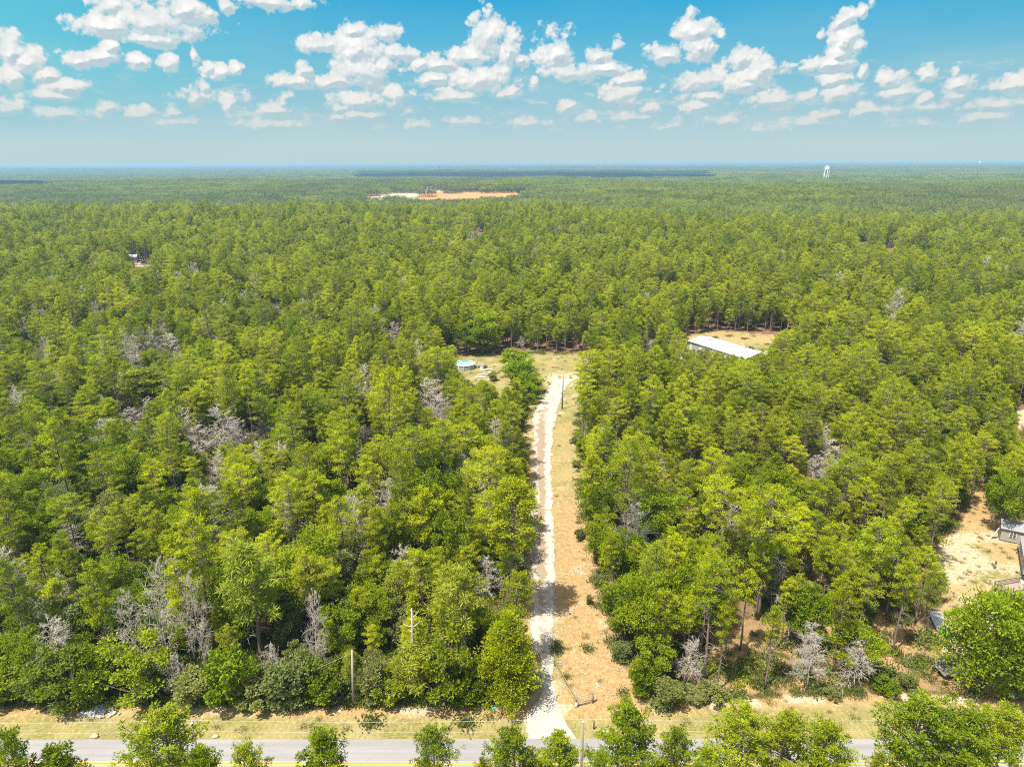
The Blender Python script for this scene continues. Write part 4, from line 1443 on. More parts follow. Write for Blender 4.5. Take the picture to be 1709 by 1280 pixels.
part(MB().box((0, 1.0, 2.05), (2.5, .08, .1)).box((0, 1.0, 1.65), (2.5, .05, .08)).box((1.2, 0, 2.05), (.08, 2.0, .1)).box((1.2, 0, 1.65), (.05, 2.0, .08)), 'railing', M['grey_wood'], t_)
for k_ in range(4):
    part(MB().box((.2, -1.3 - .3 * k_, .96 - .25 * k_), (1.1, .3, .06)), 'step', M['white_paint'], t_)
b = P(808, 624)
for k_ in range(7):
    o = link('board', MB().box((0, 0, .08), (rg.uniform(2.2, 3.6), rg.uniform(.25, .6), .08), 0, .5, rg.uniform(-.04, .04)).mesh('board', [M['old_wood'] if k_ % 2 else M['white_paint']]), None,
             (b.x + rg.uniform(-2, 2), b.y + (k_ - 3) * 1.2, .12 + .0 * k_), rg.uniform(-.5, .5))
    tag(o, ['pale', 'grey', 'whitish', 'weathered', 'bleached', 'brownish grey', 'chalky'][k_] + ' scrap board, number %s from the front of those lying below the pool deck' % ['one', 'two', 'three', 'four', 'five', 'six', 'seven'][k_], 'board', 'scrap boards below the pool')

# shed at the right
c0, c1 = P(1668, 901), P(1703, 908.5)
rz_, l_ = frame_at(c0, c1)
Ls, Ws, Hs = 5.4, 3.6, 2.25
t_ = thing('shed', 'beige garden shed with grey ribbed roof and white window at the right edge', 'shed', tuple(c0), rz_)
wl = MB()
wl.box((Ls / 2, Ws / 2, Hs / 2), (Ls, Ws, Hs)).add([(0, 0, Hs), (0, Ws, Hs), (0, Ws / 2, Hs + .75), (Ls, 0, Hs), (Ls, Ws, Hs), (Ls, Ws / 2, Hs + .75)], None, [(0, 1, 2), (3, 5, 4)])
part(wl, 'wall', M['siding'], t_)
rf = MB()
for y0_ in (-.25, Ws + .25):
    v = [(-.2, y0_, Hs - .08), (Ls + .2, y0_, Hs - .08), (Ls + .2, Ws / 2, Hs + .8), (-.2, Ws / 2, Hs + .8)]
    v += [(x_, y_, z_ + .07) for x_, y_, z_ in v]
    rf.add(v, [(0, 1, 2, 3), (4, 5, 6, 7), (0, 1, 5, 4), (1, 2, 6, 5), (3, 0, 4, 7)])
part(rf, 'roof', M['ribgrey'], t_)
wn = part(MB().box((1.55, -.03, 1.35), (.95, .06, 1.05)), 'window', M['white_paint'], t_)
for i in range(2):
    for j in range(3):
        link('pane', MB().box((1.33 + i * .44, -.07, 1.02 + j * .33), (.36, .02, .26)).mesh('pane', [M['glass']]), wn)
dr = part(MB().box((4.0, -.03, 1.0), (1.5, .06, 1.95)), 'door', M['siding'], t_)
link('door_trim', MB().box((3.22, -.05, 1.0), (.09, .07, 2.05)).box((4.78, -.05, 1.0), (.09, .07, 2.05)).box((4.0, -.05, 2.03), (1.64, .07, .09)).mesh('door_trim', [M['lsiding']]), dr)
part(MB().box((Ls / 2, Ws / 2, .04), (Ls + .1, Ws + .1, .1)), 'skid', M['dark'], t_)
# boards leaning on its left wall
o = link('plank', MB().box((0, 0, .9), (.06, .3, 2.1), 0, .5, 0, .35).box((-.2, -.35, .7), (.06, .25, 1.7), 0, .5, 0, .4).mesh('plank', [M['white_paint']]), None, (c0.x - .5, c0.y + .6, .05), rz_)
tag(o, 'pale planks leaning on the left wall of the shed', 'plank')

# home at the right edge
c0, c1 = P(1704.5, 967), P(1698, 927)
rz_, l_ = frame_at(c0, c1)
t_ = thing('mobile_home', 'pale grey mobile home cut off by the right edge, below the shed', 'house', tuple(c0), rz_)
Wm, Hm = 4.4, 2.9
part(MB().box((l_ / 2, -Wm / 2, .9 + (Hm - .6) / 2), (l_, Wm, Hm - .6)), 'wall', M['lsiding'], t_)
part(MB().box((l_ / 2, -Wm / 2, .3), (l_ - .1, Wm - .1, .62)), 'skirting', M['dark'], t_)
rf = MB()
for y0_ in (.25, -Wm - .25):
    v = [(-.2, y0_, Hm + .28), (l_ + .2, y0_, Hm + .28), (l_ + .2, -Wm / 2, Hm + .85), (-.2, -Wm / 2, Hm + .85)]
    v += [(x_, y_, z_ + .08) for x_, y_, z_ in v]
    rf.add(v, [(0, 1, 2, 3), (4, 5, 6, 7), (0, 1, 5, 4), (1, 2, 6, 5), (3, 0, 4, 7)])
part(rf, 'roof', M['ribgrey'], t_)
for x_ in (2.6, 7.0):
    w_ = part(MB().box((x_, .03, 1.9), (1.1, .06, 1.0)), 'window', M['white_paint'], t_)
    link('pane', MB().box((x_, .07, 1.9), (.9, .03, .8)).mesh('pane', [M['glass']]), w_)
b = P(1699, 925)
t_ = thing('grill', 'small black grill at the upper left corner of the mobile home', 'grill', tuple(b))
part(MB().tube([(0, 0, .6), (0, 0, .75), (0, 0, 1.0), (0, 0, 1.15)], (.22, .36, .36, .15), 12), 'bowl', M['dark'], t_, True)
part(MB().tube([(-.3, -.2, 0), (0, 0, .7)], .03, 5).tube([(.3, -.2, 0), (0, 0, .7)], .03, 5).tube([(0, .3, 0), (0, 0, .7)], .03, 5), 'stand', M['grey_metal'], t_)
b = P(1706.5, 979)
t_ = thing('cooler', 'blue box with a white lid between the mobile home and the deck', 'box', tuple(b), rz_)
part(MB().box((0, 0, .3), (1.0, .6, .6)), 'body', M['blue'], t_)
part(MB().box((0, 0, .66), (1.06, .66, .14)), 'lid', M['white_paint'], t_)
# deck
d0, d1 = P(1683, 1004), P(1712, 999)
rz2, dl = frame_at(d0, d1)
t_ = thing('deck', 'wooden deck with slatted railing at the right edge', 'deck', tuple(d0), rz2)
part(MB().box((2.2, 1.3, .75), (4.4, 2.6, .1)), 'platform', M['deckwood'], t_)
for x_, y_ in ((.05, .05), (2.2, .05), (4.3, .05), (.05, 2.5), (4.3, 2.5)):
    part(MB().box((x_, y_, .9), (.12, .12, 1.8)), 'post', M['deckwood'], t_)
for y_ in (.05, 2.5):
    rl_ = MB().box((2.2, y_, 1.72), (4.3, .10, .07)).box((2.2, y_, .95), (4.3, .07, .07))
    for k_ in range(20): rl_.box((.2 + k_ * .21, y_, 1.33), (.06, .05, .75))
    part(rl_, 'railing', M['deckwood'], t_)
rl_ = MB().box((.05, 1.28, 1.72), (.10, 2.4, .07)).box((.05, 1.28, .95), (.07, 2.4, .07))
for k_ in range(10): rl_.box((.05, .25 + k_ * .22, 1.33), (.05, .06, .75))
part(rl_, 'railing', M['deckwood'], t_)
tq = thing('flowerpot', 'small green pot standing on the deck', 'pot', tuple(Vector(d0) + Vector((2.0, .7, .8))))
part(MB().tube([(0, 0, 0), (0, 0, .35), (0, 0, .42)], (.14, .2, .22), 10), 'pot', plain('teal', (.05, .45, .32)), tq, True)
part(clump_pot := MB().tube([(0, 0, .42), (.05, 0, .7)], (.05, .02), 5).tube([(0, 0, .42), (-.1, .05, .65)], (.05, .02), 5), 'stem', M['olive'], tq)
b = P(1706, 1016)
t_ = thing('paddling_pool', 'light blue paddling pool below the deck at the right edge', 'paddling pool', tuple(b))
an8 = np.linspace(0, 2 * math.pi, 25)
ringp = np.stack([np.cos(an8) * 1.0, np.sin(an8) * .8, an8 * 0 + .18], 1)
part(MB().tube(ringp, .15, 8, cap=False), 'ring', M['liner'], t_, True)
mb = MB(); mb.add([(0, 0, .16)] + [(math.cos(a) * .95, math.sin(a) * .75, .16) for a in an8[:-1]], None, [(0, 1 + i, 1 + (i + 1) % 24) for i in range(24)])
part(mb, 'water', M['water'], t_)
b = P(1567, 1040)
t_ = tag(link('metal_sheet', MB().box((0, 0, .3), (1.7, 4.2, .06), 0, .5, .05, .06).box((0, 0, .15), (1.4, .1, .26)).mesh('metal_sheet', [M['lsiding']]), None, tuple(b), -.25),
         'pale grey metal sheet on the ground between the pines and the big yard tree', 'sheet')
for px, py, s_, lb in ((1577, 1059, .7, 'larger lime green tub under the left side of the big yard tree'), (1592, 1069, .34, 'smaller lime green tub right of the larger one')):
    t_ = thing('tub', lb, 'tub', tuple(P(px, py)))
    part(MB().tube([(0, 0, 0), (0, 0, s_ * .6), (0, 0, s_ * .62), (0, 0, s_ * .2)], (s_ * .7, s_, s_ * .9, s_ * .6), 14), 'basin', M['lime'], t_, True)
    for q_ in (-1, 1): part(MB().tube([(q_ * s_, 0, s_ * .55), (q_ * s_ * 1.15, 0, s_ * .45)], .04, 6), 'handle', M['lime'], t_)
# shaded trailer
b = P(1586, 1125)
t_ = thing('trailer', 'small grey trailer with slatted sides in the shade left of the big yard tree', 'trailer', tuple(b), .1)
part(MB().box((0, 0, .62), (3.0, 1.7, .1)), 'bed', M['grey_wood'], t_)
for y_ in (-.85, .85):
    sd = MB()
    for k_ in range(4): sd.box((0, y_, .85 + k_ * .26), (3.0, .05, .2))
    for x_ in (-1.4, 0, 1.4): sd.box((x_, y_ + (.05 if y_ > 0 else -.05), 1.2), (.08, .05, 1.1))
    part(sd, 'side', M['grey_metal'], t_)
for y_ in (-1.0, 1.0):
    w_ = part(MB().tube([(0, y_ - .1, .36), (0, y_ + .1, .36)], .36, 18), 'wheel', M['dark'], t_, False)
    link('rim', MB().tube([(0, y_ - .12, .36), (0, y_ + .12, .36)], .18, 12).mesh('rim', [M['grey_metal']]), w_)
part(MB().tube([(1.5, 0, .55), (2.7, 0, .5)], .05, 6), 'drawbar', M['grey_metal'], t_)
b = P(1689, 1165)
t_ = thing('bucket', 'white bucket on the pale ground below the big yard tree', 'bucket', tuple(b))
part(MB().tube([(0, 0, 0), (0, 0, .38), (0, 0, .36), (0, 0, .05)], (.16, .2, .18, .14), 12), 'pail', M['white_paint'], t_, True)
part(MB().tube([(-.2, 0, .36), (-.12, 0, .5), (.12, 0, .5), (.2, 0, .36)], .012, 5), 'handle', M['grey_metal'], t_)
# loop of black pipe leaning by the bare tree
b = P(1424, 1143)
an = np.linspace(-.4, 4.2, 26)
lp_ = np.stack([np.cos(an + 1.2) * .95, np.sin(an * 1.3) * .18, np.sin(an + 1.2) * 1.35 + 1.35], 1)
tag(link('hose', MB().tube(lp_, .13, 8).mesh('hose', [M['dark']], True), None, tuple(b), .2), 'thick black corrugated pipe bent in a loop under the right hand pines', 'pipe')


def hen(px, py, rz_, lb):
    sk = [((0, 0, .30), .13), ((.10, 0, .31), .12), ((.18, 0, .40), .065), ((.21, 0, .50), .055), ((.26, 0, .51), .03), ((-.12, 0, .32), .10), ((-.24, 0, .44), .05), ((-.30, 0, .52), .02)]
    me = bpy.data.meshes.new('body')
    vs_ = [s_[0] for s_ in sk] + [(.02, .06, .18), (.03, .07, .02), (.02, -.06, .18), (.03, -.07, .02)]
    me.from_pydata(vs_, [(0, 1), (1, 2), (2, 3), (3, 4), (0, 5), (5, 6), (6, 7), (0, 8), (8, 9), (0, 10), (10, 11)], [])
    rr = [s_[1] for s_ in sk] + [.035, .02, .035, .02]
    o = link('hen', me, None, tuple(P(px, py)), rz_)
    o.modifiers.new('skin', 'SKIN')
    for v_, r_ in zip(me.skin_vertices[0].data, rr):
        v_.radius = (r_, r_)
    me.skin_vertices[0].data[0].use_root = True
    ss_ = o.modifiers.new('sub', 'SUBSURF')
    ss_.levels = ss_.render_levels = 1
    me.materials.append(M['black_feather'])
    o.scale = (.95,) * 3
    tag(o, lb, 'hen', 'dark birds on the yard grass')


hen(1662, 941, 1.2, 'upper of two small dark birds on the yard grass')
hen(1659.5, 949, -.4, 'lower of two small dark birds on the yard grass')


def car(px, py, rz_, mat, lb, sc_=1.0, z=0.0):
    b = P(px, py) if z == 0 else z
    t_ = thing('parked_car', lb, 'car', tuple(b), rz_, 'cars parked at the far home')
    bd = MB()
    prof = [(-2.2, .35), (-2.2, .85), (-1.9, .98), (.9, .98), (2.1, .85), (2.2, .35)]
    n = len(prof)
    bd.add([(x_, -.85, z_) for x_, z_ in prof] + [(x_, .85, z_) for x_, z_ in prof], [(i, (i + 1) % n, n + (i + 1) % n, n + i) for i in range(n)] + [(0, 1, 2, 3), (6, 9, 8, 7)], [(0, 3, 4), (0, 4, 5), (6, 10, 9), (6, 11, 10)])
    part(bd, 'body', mat, t_)
    cbn = [(-1.7, .98), (-1.2, 1.5), (.2, 1.5), (.9, .98)]
    cb_ = MB()
    cb_.add([(x_, -.78, z_) for x_, z_ in cbn] + [(x_, .78, z_) for x_, z_ in cbn], [(0, 1, 5, 4), (1, 2, 6, 5), (2, 3, 7, 6), (0, 3, 2, 1), (4, 5, 6, 7)])
    part(cb_, 'cabin', M['glass'], t_)
    for x_ in (-1.35, 1.35):
        for y_ in (-.8, .8):
            part(MB().tube([(x_, y_ - .1, .33), (x_, y_ + .1, .33)], .33, 12), 'wheel', M['dark'], t_)
    return t_


# far homes in the left woods
def far_home(px, py, w_, d_, h_, rz_, lb, wall, roof, side=None):
    b = P(px, py)
    z0 = float(HT(b.x, b.y))
    t_ = thing('house', lb, 'house', (b.x, b.y, z0), rz_, 'homes in the far left woods')
    part(MB().box((0, 0, h_ / 2), (w_, d_, h_)), 'wall', wall, t_)
    rf = MB()
    for s_ in (-1, 1):
        v = [(-w_ / 2 - .3, s_ * (d_ / 2 + .3), h_ - .05), (w_ / 2 + .3, s_ * (d_ / 2 + .3), h_ - .05), (w_ / 2 + .3, 0, h_ + 1.1), (-w_ / 2 - .3, 0, h_ + 1.1)]
        v += [(x_, y_, z_ + .1) for x_, y_, z_ in v]
        rf.add(v, [(0, 1, 2, 3), (4, 5, 6, 7), (0, 1, 5, 4)])
    part(rf, 'roof', roof, t_)
    part(MB().box((w_ * .2, -d_ / 2 - .03, 1.0), (.9, .06, 2.0)), 'door', M['rust'], t_)
    for x_ in (-w_ * .3, w_ * .38): part(MB().box((x_, -d_ / 2 - .03, 1.5), (1.0, .06, 1.0)), 'window', M['glass'], t_)
    if side: part(MB().box((-w_ / 2 - .8, 0, h_ * .45), (1.6, d_ * .7, h_ * .9)), 'porch', side, t_)
    return t_


far_home(223, 440, 5.4, 4.5, 3.2, .25, 'white cabin with a rust coloured end in the far left clearing', M['white_paint'], M['white_metal'], M['rust'])
far_home(143, 441, 6.0, 4.0, 2.2, -.2, 'low whitish home glimpsed between trees at far left', M['white_paint'], M['lsiding'])
far_home(124, 438, 3.0, 3.0, 2.0, .1, 'tiny white hut left of the low whitish home', M['white_paint'], M['white_metal'])
for px, rz_, mt, lb in ((242, .1, M['dark'], 'dark car, left of three parked right of the white cabin'), (250, -.3, M['grey_metal'], 'grey car in the middle of three parked right of the white cabin'), (257, .2, M['white_paint'], 'light car, right of three parked right of the white cabin')):
    b = P(px, 443)
    car(px, 441, rz_, mt, lb, z=(b.x, b.y, float(HT(b.x, b.y))))
# white hall beyond the borrow pit
b = P(721, 316.5)
b = Vector((b.x * 1.0, b.y, 0))
zz = HT(b.x, b.y)
t_ = thing('warehouse', 'white flat shed beyond the orange borrow pit', 'building', (b.x, b.y, float(zz)), 0)
part(MB().box((0, 0, 2.5), (22, 9, 5)), 'wall', M['white_paint'], t_)
part(MB().box((0, 0, 5.2), (23, 10, .4)), 'roof', M['white_metal'], t_)
for x_ in (-6, 0, 6): part(MB().box((x_, -4.55, 1.8), (4, .1, 3.6)), 'opening', M['dark'], t_)


# --- water towers
def water_tower(px, ptop, D, lb, sc_):
    tp = PY(px, ptop, D)
    zg = float(HT(tp.x, D))
    t_ = thing('water_tower', lb, 'water tower', (tp.x, D, zg), .4, 'water towers')
    H_ = tp.z - zg
    Rt = 7.4 * sc_
    tk = MB()
    zt = [H_, H_ - .5 * sc_, H_ - 2.5 * sc_, H_ - 5 * sc_, H_ - 9 * sc_, H_ - 12 * sc_, H_ - 14.5 * sc_, H_ - 15.5 * sc_]
    rt = [.3, 2.5 * sc_, 5.4 * sc_, 7.0 * sc_, Rt, 7.2 * sc_, 4.5 * sc_, 1.5 * sc_]
    part(tk.tube([(0, 0, z_) for z_ in zt], rt, 20), 'tank', M['white_paint'], t_, True)
    part(MB().tube([(0, 0, 0), (0, 0, H_ - 15 * sc_)], 1.4 * sc_, 12), 'riser', M['lsiding'], t_, True)
    for k_ in range(6):
        a = k_ * math.pi / 3
        part(MB().tube([(math.cos(a) * 8.4 * sc_, math.sin(a) * 8.4 * sc_, 0), (math.cos(a) * 7.0 * sc_, math.sin(a) * 7.0 * sc_, H_ - 11 * sc_)], .55 * sc_, 8), 'leg', M['white_paint'], t_, True)
    for f in (.35, .6):
        br = MB()
        for k_ in range(6):
            a, b_ = k_ * math.pi / 3, (k_ + 1) * math.pi / 3
            r_ = (8.4 - 1.2 * f) * sc_
            br.tube([(math.cos(a) * r_, math.sin(a) * r_, (H_ - 11 * sc_) * f), (math.cos(b_) * r_, math.sin(b_) * r_, (H_ - 11 * sc_) * f)], .2 * sc_, 5)
        part(br, 'brace_ring', M['lsiding'], t_)
    wk = np.stack([np.cos(an8) * (Rt + .8), np.sin(an8) * (Rt + .8), an8 * 0 + H_ - 9.5 * sc_], 1)
    part(MB().tube(wk, .25 * sc_, 6, cap=False), 'walkway', M['lsiding'], t_)


water_tower(1381, 277.5, 2250, 'white water tower on legs rising over the far woods at right', 1.0)
water_tower(1635.5, 269.5, 7600, 'tiny pale water tower on the horizon near the right edge', 1.3)
special_later = None


CEDAR = dict(H=10.5, R=3.7)
tb, cb = make_broad(601, 10.5, 3.7, .02, lobes=70, leaves=420, L=.26, W=.12, conical=.75, blade=True, shell=.35)
CEDAR['trunk'], CEDAR['crown'] = tb.mesh('trunk', [M['bark']], True), cb.mesh('crown', [M['cedar']])
special('cedar', 0, 846, 1166, 1030, 'wide round evergreen standing at the left side of the white driveway mouth', 112, lib=CEDAR)
TALL = dict(H=20.5, R=3.4)
tb, cb = make_pine(611, 20.5, 3.4, .52, limbs=66, per=9, blades=24, L=.36, W=.11, deadl=30, tr=.42)
TALL['trunk'], TALL['crown'] = tb.mesh('trunk', [M['bark']], True), cb.mesh('crown', [M['pine']])
special('pine', 0, 855, 1038, 800, 'tall pine with bare straight trunk and grey dead lower limbs beside the driveway', 100, lib=TALL)
special('longleaf', 0, 770, 1130, 945, 'pale pine with puffy needle balls behind the round evergreen', 92)
special('longleaf', 2, 690, 1166, 1072, 'small pale puffy needled pine at the foot of the bare snag', 88)
special('longleaf', 1, 440, 1105, 905, 'tall pale pine with puffy needle balls behind the front bushes, left part of the woods', 100)
special('longleaf', 0, 240, 700, 618, 'flat topped pale pine rising over the grey dead trees on the left', 80)
BIG = dict(H=12.0, R=5.2)
tb, cb = make_broad(621, 12, 5.2, .05, lobes=62, leaves=430, L=.30, W=.17)
BIG['trunk'], BIG['crown'] = tb.mesh('trunk', [M['bark']], True), cb.mesh('crown', [M['oak']])
special('oak', 0, 1645, 1158, 975, 'large dark green broadleaf tree shading the yard at the right edge', 150, lib=BIG)
special('oak', 1, 1668, 892, 788, 'dark broadleaf tree beside the left wall of the shed', 66)
BR = dict(H=9.0, R=3.4)
tb, cb = make_broad(631, 9, 3.4, .04, lobes=34, leaves=280, L=.34, W=.24)
BR['trunk'], BR['crown'] = tb.mesh('trunk', [M['bark']], True), cb.mesh('crown', [M['bright']])
special('oak', 0, 862, 625, 584, 'bright green tree, farthest of the clump between the pool and the driveway', 50, lib=BR)
special('oak', 0, 868, 640, 602, 'bright green tree in the middle of the clump between the pool and the driveway', 46, lib=BR)
special('oak', 0, 883, 656, 622, 'rounded green tree at the driveway bend, nearer end of the clump', 42, lib=BR)
special('bush', 3, 889, 670, 642, 'dark green bush at the driveway bend, nearest of the clump', 36, cat='bush')
RU = dict(H=3.6, R=1.9)
tb, cb = make_broad(641, 3.6, 1.9, .0, lobes=12, leaves=120, L=.34, W=.22)
RU['trunk'], RU['crown'] = tb.mesh('trunk', [M['bark']], True), cb.mesh('crown', [M['dryleaf']])
special('bush', 0, 892, 644, 626, 'rust brown withered bush beside the green clump at the driveway bend', 14, cat='bush', lib=RU)
special('bush', 1, 822, 636, 618, 'small green bush beside the scrap boards below the pool', 18, cat='bush')
special('bush', 2, 853, 1085, 1040, 'grey green bush right behind the round evergreen, left of the driveway', 40, cat='bush')
special('oak', 2, 805, 592, 520, 'broadleaf tree behind the pool clearing', 56)
special('oak', 3, 780, 592, 535, 'dense broadleaf tree behind the round pool', 44)
# trees without leaves
DEADS = [(345, 1128, 958, 46, 1, 'tall fine twigged grey dead tree behind the front bushes, middle of the left woods'),
         (285, 1128, 945, 60, 0, 'grey dead tree with wide bare limbs left of the tallest dead tree'),
         (232, 1120, 985, 46, 2, 'grey dead tree with spreading limbs above the bush left of the rubble gap'),
         (300, 1165, 1092, 34, 3, 'low grey dead tree standing at the grass edge by the rubble'),
         (108, 1140, 1030, 66, 2, 'grey dead tree amid bushes near the left edge'),
         (455, 1140, 1075, 40, 3, 'short grey dead tree under the tall puffy pine'),
         (530, 1135, 985, 40, 0, 'greyish dead tree right of the tall puffy pine'),
         (722, 705, 632, 60, 1, 'pale grey dead tree on the forest left of the driveway bend'),
         (735, 720, 655, 40, 0, 'pale grey dead tree just in front of the paler one left of the driveway bend'),
         (611, 742, 712, 32, 2, 'small pale dead tree left of and below the pale dead pair'),
         (335, 770, 712, 60, 1, 'grey dead tree at the left of the dead cluster in the left woods'),
         (372, 768, 675, 56, 0, 'tallest grey dead tree of the cluster in the left woods'),
         (405, 760, 700, 50, 2, 'grey dead tree at the right of the dead cluster in the left woods'),
         (440, 742, 702, 40, 3, 'small grey dead tree just right of the dead cluster'),
         (222, 720, 680, 40, 2, 'grey dead tree under the flat topped pale pine'),
         (235, 625, 592, 44, 3, 'grey dead tree in the pale patch of the left woods'),
         (285, 600, 556, 44, 2, 'grey dead tree farther up in the pale patch of the left woods'),
         (43, 580, 543, 26, 1, 'lone grey dead tree near the left edge halfway up the woods'),
         (655, 575, 536, 24, 0, 'lone grey dead tree left of the pool clearing, farther back'),
         (1375, 805, 735, 66, 1, 'large pale dead tree in the right hand woods'),
         (1358, 812, 760, 40, 2, 'smaller dead tree touching the large pale one on the right'),
         (1080, 595, 567, 26, 0, 'pale dead tree left of the white metal building'),
         (1440, 412, 392, 18, 1, 'far dead tree on the hill at upper right'),
         (1485, 428, 400, 16, 0, 'farther of two dead trees on the hill at upper right'),
         (1425, 505, 500, 10, 3, 'tiny far dead tree in the right hand woods'),
         (470, 440, 425, 14, 3, 'tiny far dead tree on the left hill'),
         (800, 395, 380, 14, 2, 'tiny far dead tree high in the middle of the woods'),
         (1140, 1145, 1062, 46, 0, 'bare grey tree at the right woods edge above the grass'),
         (1345, 1150, 1060, 48, 1, 'bare grey tree over the orange leaf litter'),
         (1425, 1150, 1070, 56, 2, 'bare tangled tree beside the black hose'),
         (1215, 905, 840, 40, 3, 'grey dead tree sunk among the right hand pines'),
         (1285, 1020, 925, 44, 2, 'grey bare tree in the gap above the orange soil')]
for (bx, by, ty, w_, vi, lb) in DEADS:
    special('dead', vi, bx, by, ty, lb, w_)
# the row of pines on the near side of the road: tops only reach into the picture
FORE = [(6, 1212, 78, 40, 'pine top at the lower left corner'), (88, 1236, 96, 41, 'thin pine top over the road, second from the left corner'),
        (268, 1186, 136, 43, 'bushy pine top covering the road and hiding a utility pole'), (335, 1232, 84, 40, 'low pine top just right of the bushy one at left'),
        (400, 1243, 80, 39, 'low pine top over the yellow lines at left'), (525, 1222, 92, 43, 'lone pine top over the road left of the middle'),
        (720, 1207, 78, 45, 'narrow pine top over the road, left of the driveway mouth'), (800, 1262, 50, 39, 'barely visible pine tip left of the driveway mouth'),
        (862, 1216, 92, 44, 'pine top in front of the driveway mouth'), (938, 1222, 78, 44, 'pine top just left of the near utility pole'), (1000, 1250, 60, 40, 'pine tip right of the near utility pole'),
        (1062, 1176, 100, 46, 'tall pine top right of the near utility pole'), (1126, 1212, 86, 44, 'pine top right of the tall one near the utility pole'),
        (1180, 1240, 70, 41, 'low pine top between the two clumps at lower right'),
        (1246, 1176, 100, 46, 'tall pine top with a pale stem at lower right'), (1312, 1176, 96, 45, 'tall pine top right of the pale stemmed one'),
        (1385, 1213, 104, 43, 'pine top left of the road gap at lower right'), (1470, 1252, 50, 39, 'small pine tip in the road gap at lower right'),
        (1545, 1162, 140, 46, 'broad pine top right of the road gap'), (1622, 1188, 110, 44, 'pine top between the broad one and the right corner'),
        (1695, 1176, 100, 45, 'pine top at the lower right corner'), (1790, 1190, 100, 44, 'pine outside the right corner')]
for n_, (tx, ty, w_, D_, lb) in enumerate(FORE):
    if tx > 1760: continue
    d = LIB['nearpine'][n_ % 4]
    tp = PY(tx, ty, D_)
    s_z = tp.z / d['H']
    s_ = (w_ * 1.08 / 2 * proj([tuple(tp)])[2][0] / FPX) / d['R']
    plant('nearpine', n_ % 4, (tp.x, tp.y, -.1), n_ * 2.1, s_, 'green ' + lb, 'tree', 'pines below the road', None, s_z)

# ------------------------------------------------------------------ bushes along the front of the left woods
for n_, (bx, by, ty, w_, vi) in enumerate([(20, 1170, 1110, 90, 0), (75, 1174, 1100, 80, 1), (122, 1172, 1082, 90, 3), (165, 1172, 1105, 70, 0), (232, 1168, 1070, 100, 3), (270, 1160, 1098, 70, 1),
                                           (330, 1174, 1112, 80, 1), (385, 1176, 1085, 90, 0), (430, 1170, 1120, 70, 2), (480, 1176, 1095, 90, 1), (540, 1172, 1105, 70, 0), (625, 1171, 1092, 60, 1),
                                           (655, 1174, 1120, 60, 0), (735, 1172, 1050, 88, 3), (775, 1176, 1110, 60, 0)]):
    sp_ = ['dark green', 'olive green', 'greyish green', 'deep green'][vi]
    spots = ['at the left edge of the photo', 'second from the left edge', 'behind the fallen branch', 'between the fallen branch and the rubble', 'tall over the rubble heap', 'right behind the rubble heap', 'right of the rubble heap',
             'under the fine twigged dead tree', 'short, left of the middle of the left verge', 'under the puffy pine at left', 'left of the leaning pole', 'right of the leaning pole', 'short, left of the snag', 'tall, between the snag and the round evergreen',
             'low, touching the round evergreen']
    special('bush', vi, bx, by, ty, '%s bush at the grass edge, %s' % (sp_, spots[n_]), w_, cat='bush')
for (bx, by, ty, w_, vi, lb) in [(1390, 1164, 1146, 24, 2, 'small round green bush alone on the orange litter'), (1115, 1176, 1130, 60, 1, 'grey green bush at the right woods corner above the verge'),
                                 (1185, 1168, 1140, 44, 2, 'sparse grey green bush right of the woods corner'), (1160, 1172, 1150, 40, 1, 'low bush at the grass edge right of the driveway'),
                                 (1480, 1158, 1130, 40, 0, 'dark bush at the foot of the right hand pines near the yard'), (1510, 1150, 1118, 36, 1, 'greyish bush left of the shaded trailer'),
                                 (1530, 1170, 1150, 26, 2, 'small bush on the orange bank left of the shaded drive'), (1070, 1160, 1100, 50, 0, 'dark bush at the corner of the right woods by the gate'),
                                 (1035, 1100, 1068, 40, 1, 'grey green bush beside the driveway clearing, above the gate'), (968, 900, 882, 16, 2, 'grey green bush on the right margin of the driveway clearing'),
                                 (962, 780, 768, 14, 2, 'pale bush on the right margin, farther up the driveway'), (958, 740, 729, 13, 2, 'pale bush on the right margin below the pole'), (984, 1008, 990, 15, 1, 'green bush on the clearing margin halfway up')]:
    special('bush', vi, bx, by, ty, lb, w_, cat='bush')

# ------------------------------------------------------------------ the forest
TK = np.array(TAKEN)


def candidates():
    sp_ = 3.15
    ymin, ymax = 58, 900
    ys = np.arange(ymin, ymax, sp_)
    out = []
    for y in ys:
        hw = (y * .98 + 45)
        xs = np.arange(-hw, hw, sp_ * (1.0 if y < 420 else 1.15))
        out.append(np.stack([xs, np.full(len(xs), y)], 1))
    p = np.vstack(out)
    p = p + RNG.uniform(-.48, .48, p.shape) * sp_
    return p


pts = candidates()
X, Y = pts[:, 0], pts[:, 1]
Z = HT(X, Y)
u, v, dz = proj(np.stack([X, Y, Z], 1))
ok = v < front_y(np.clip(u, 0, 1709)) - 4
ok &= (Y > 61)
for pl in CLEARS:
    ok &= ~inpoly(X, Y, pl)
ok &= np.array([True] * len(X))
for (tx, ty, tr_) in TAKEN:
    ok &= np.hypot(X - tx, Y - ty) > tr_
gap = fbm(X, Y, 26, 81)
rnd = RNG.random(len(X))
dens = np.clip(1.0 - .55 * smooth(.66, .8, gap), .3, 1)
# thinner stand behind the bank at the right
thin = smooth(1150, 1250, u) * smooth(1030, 1090, v)
dens *= 1 - .38 * thin
ok &= rnd < dens
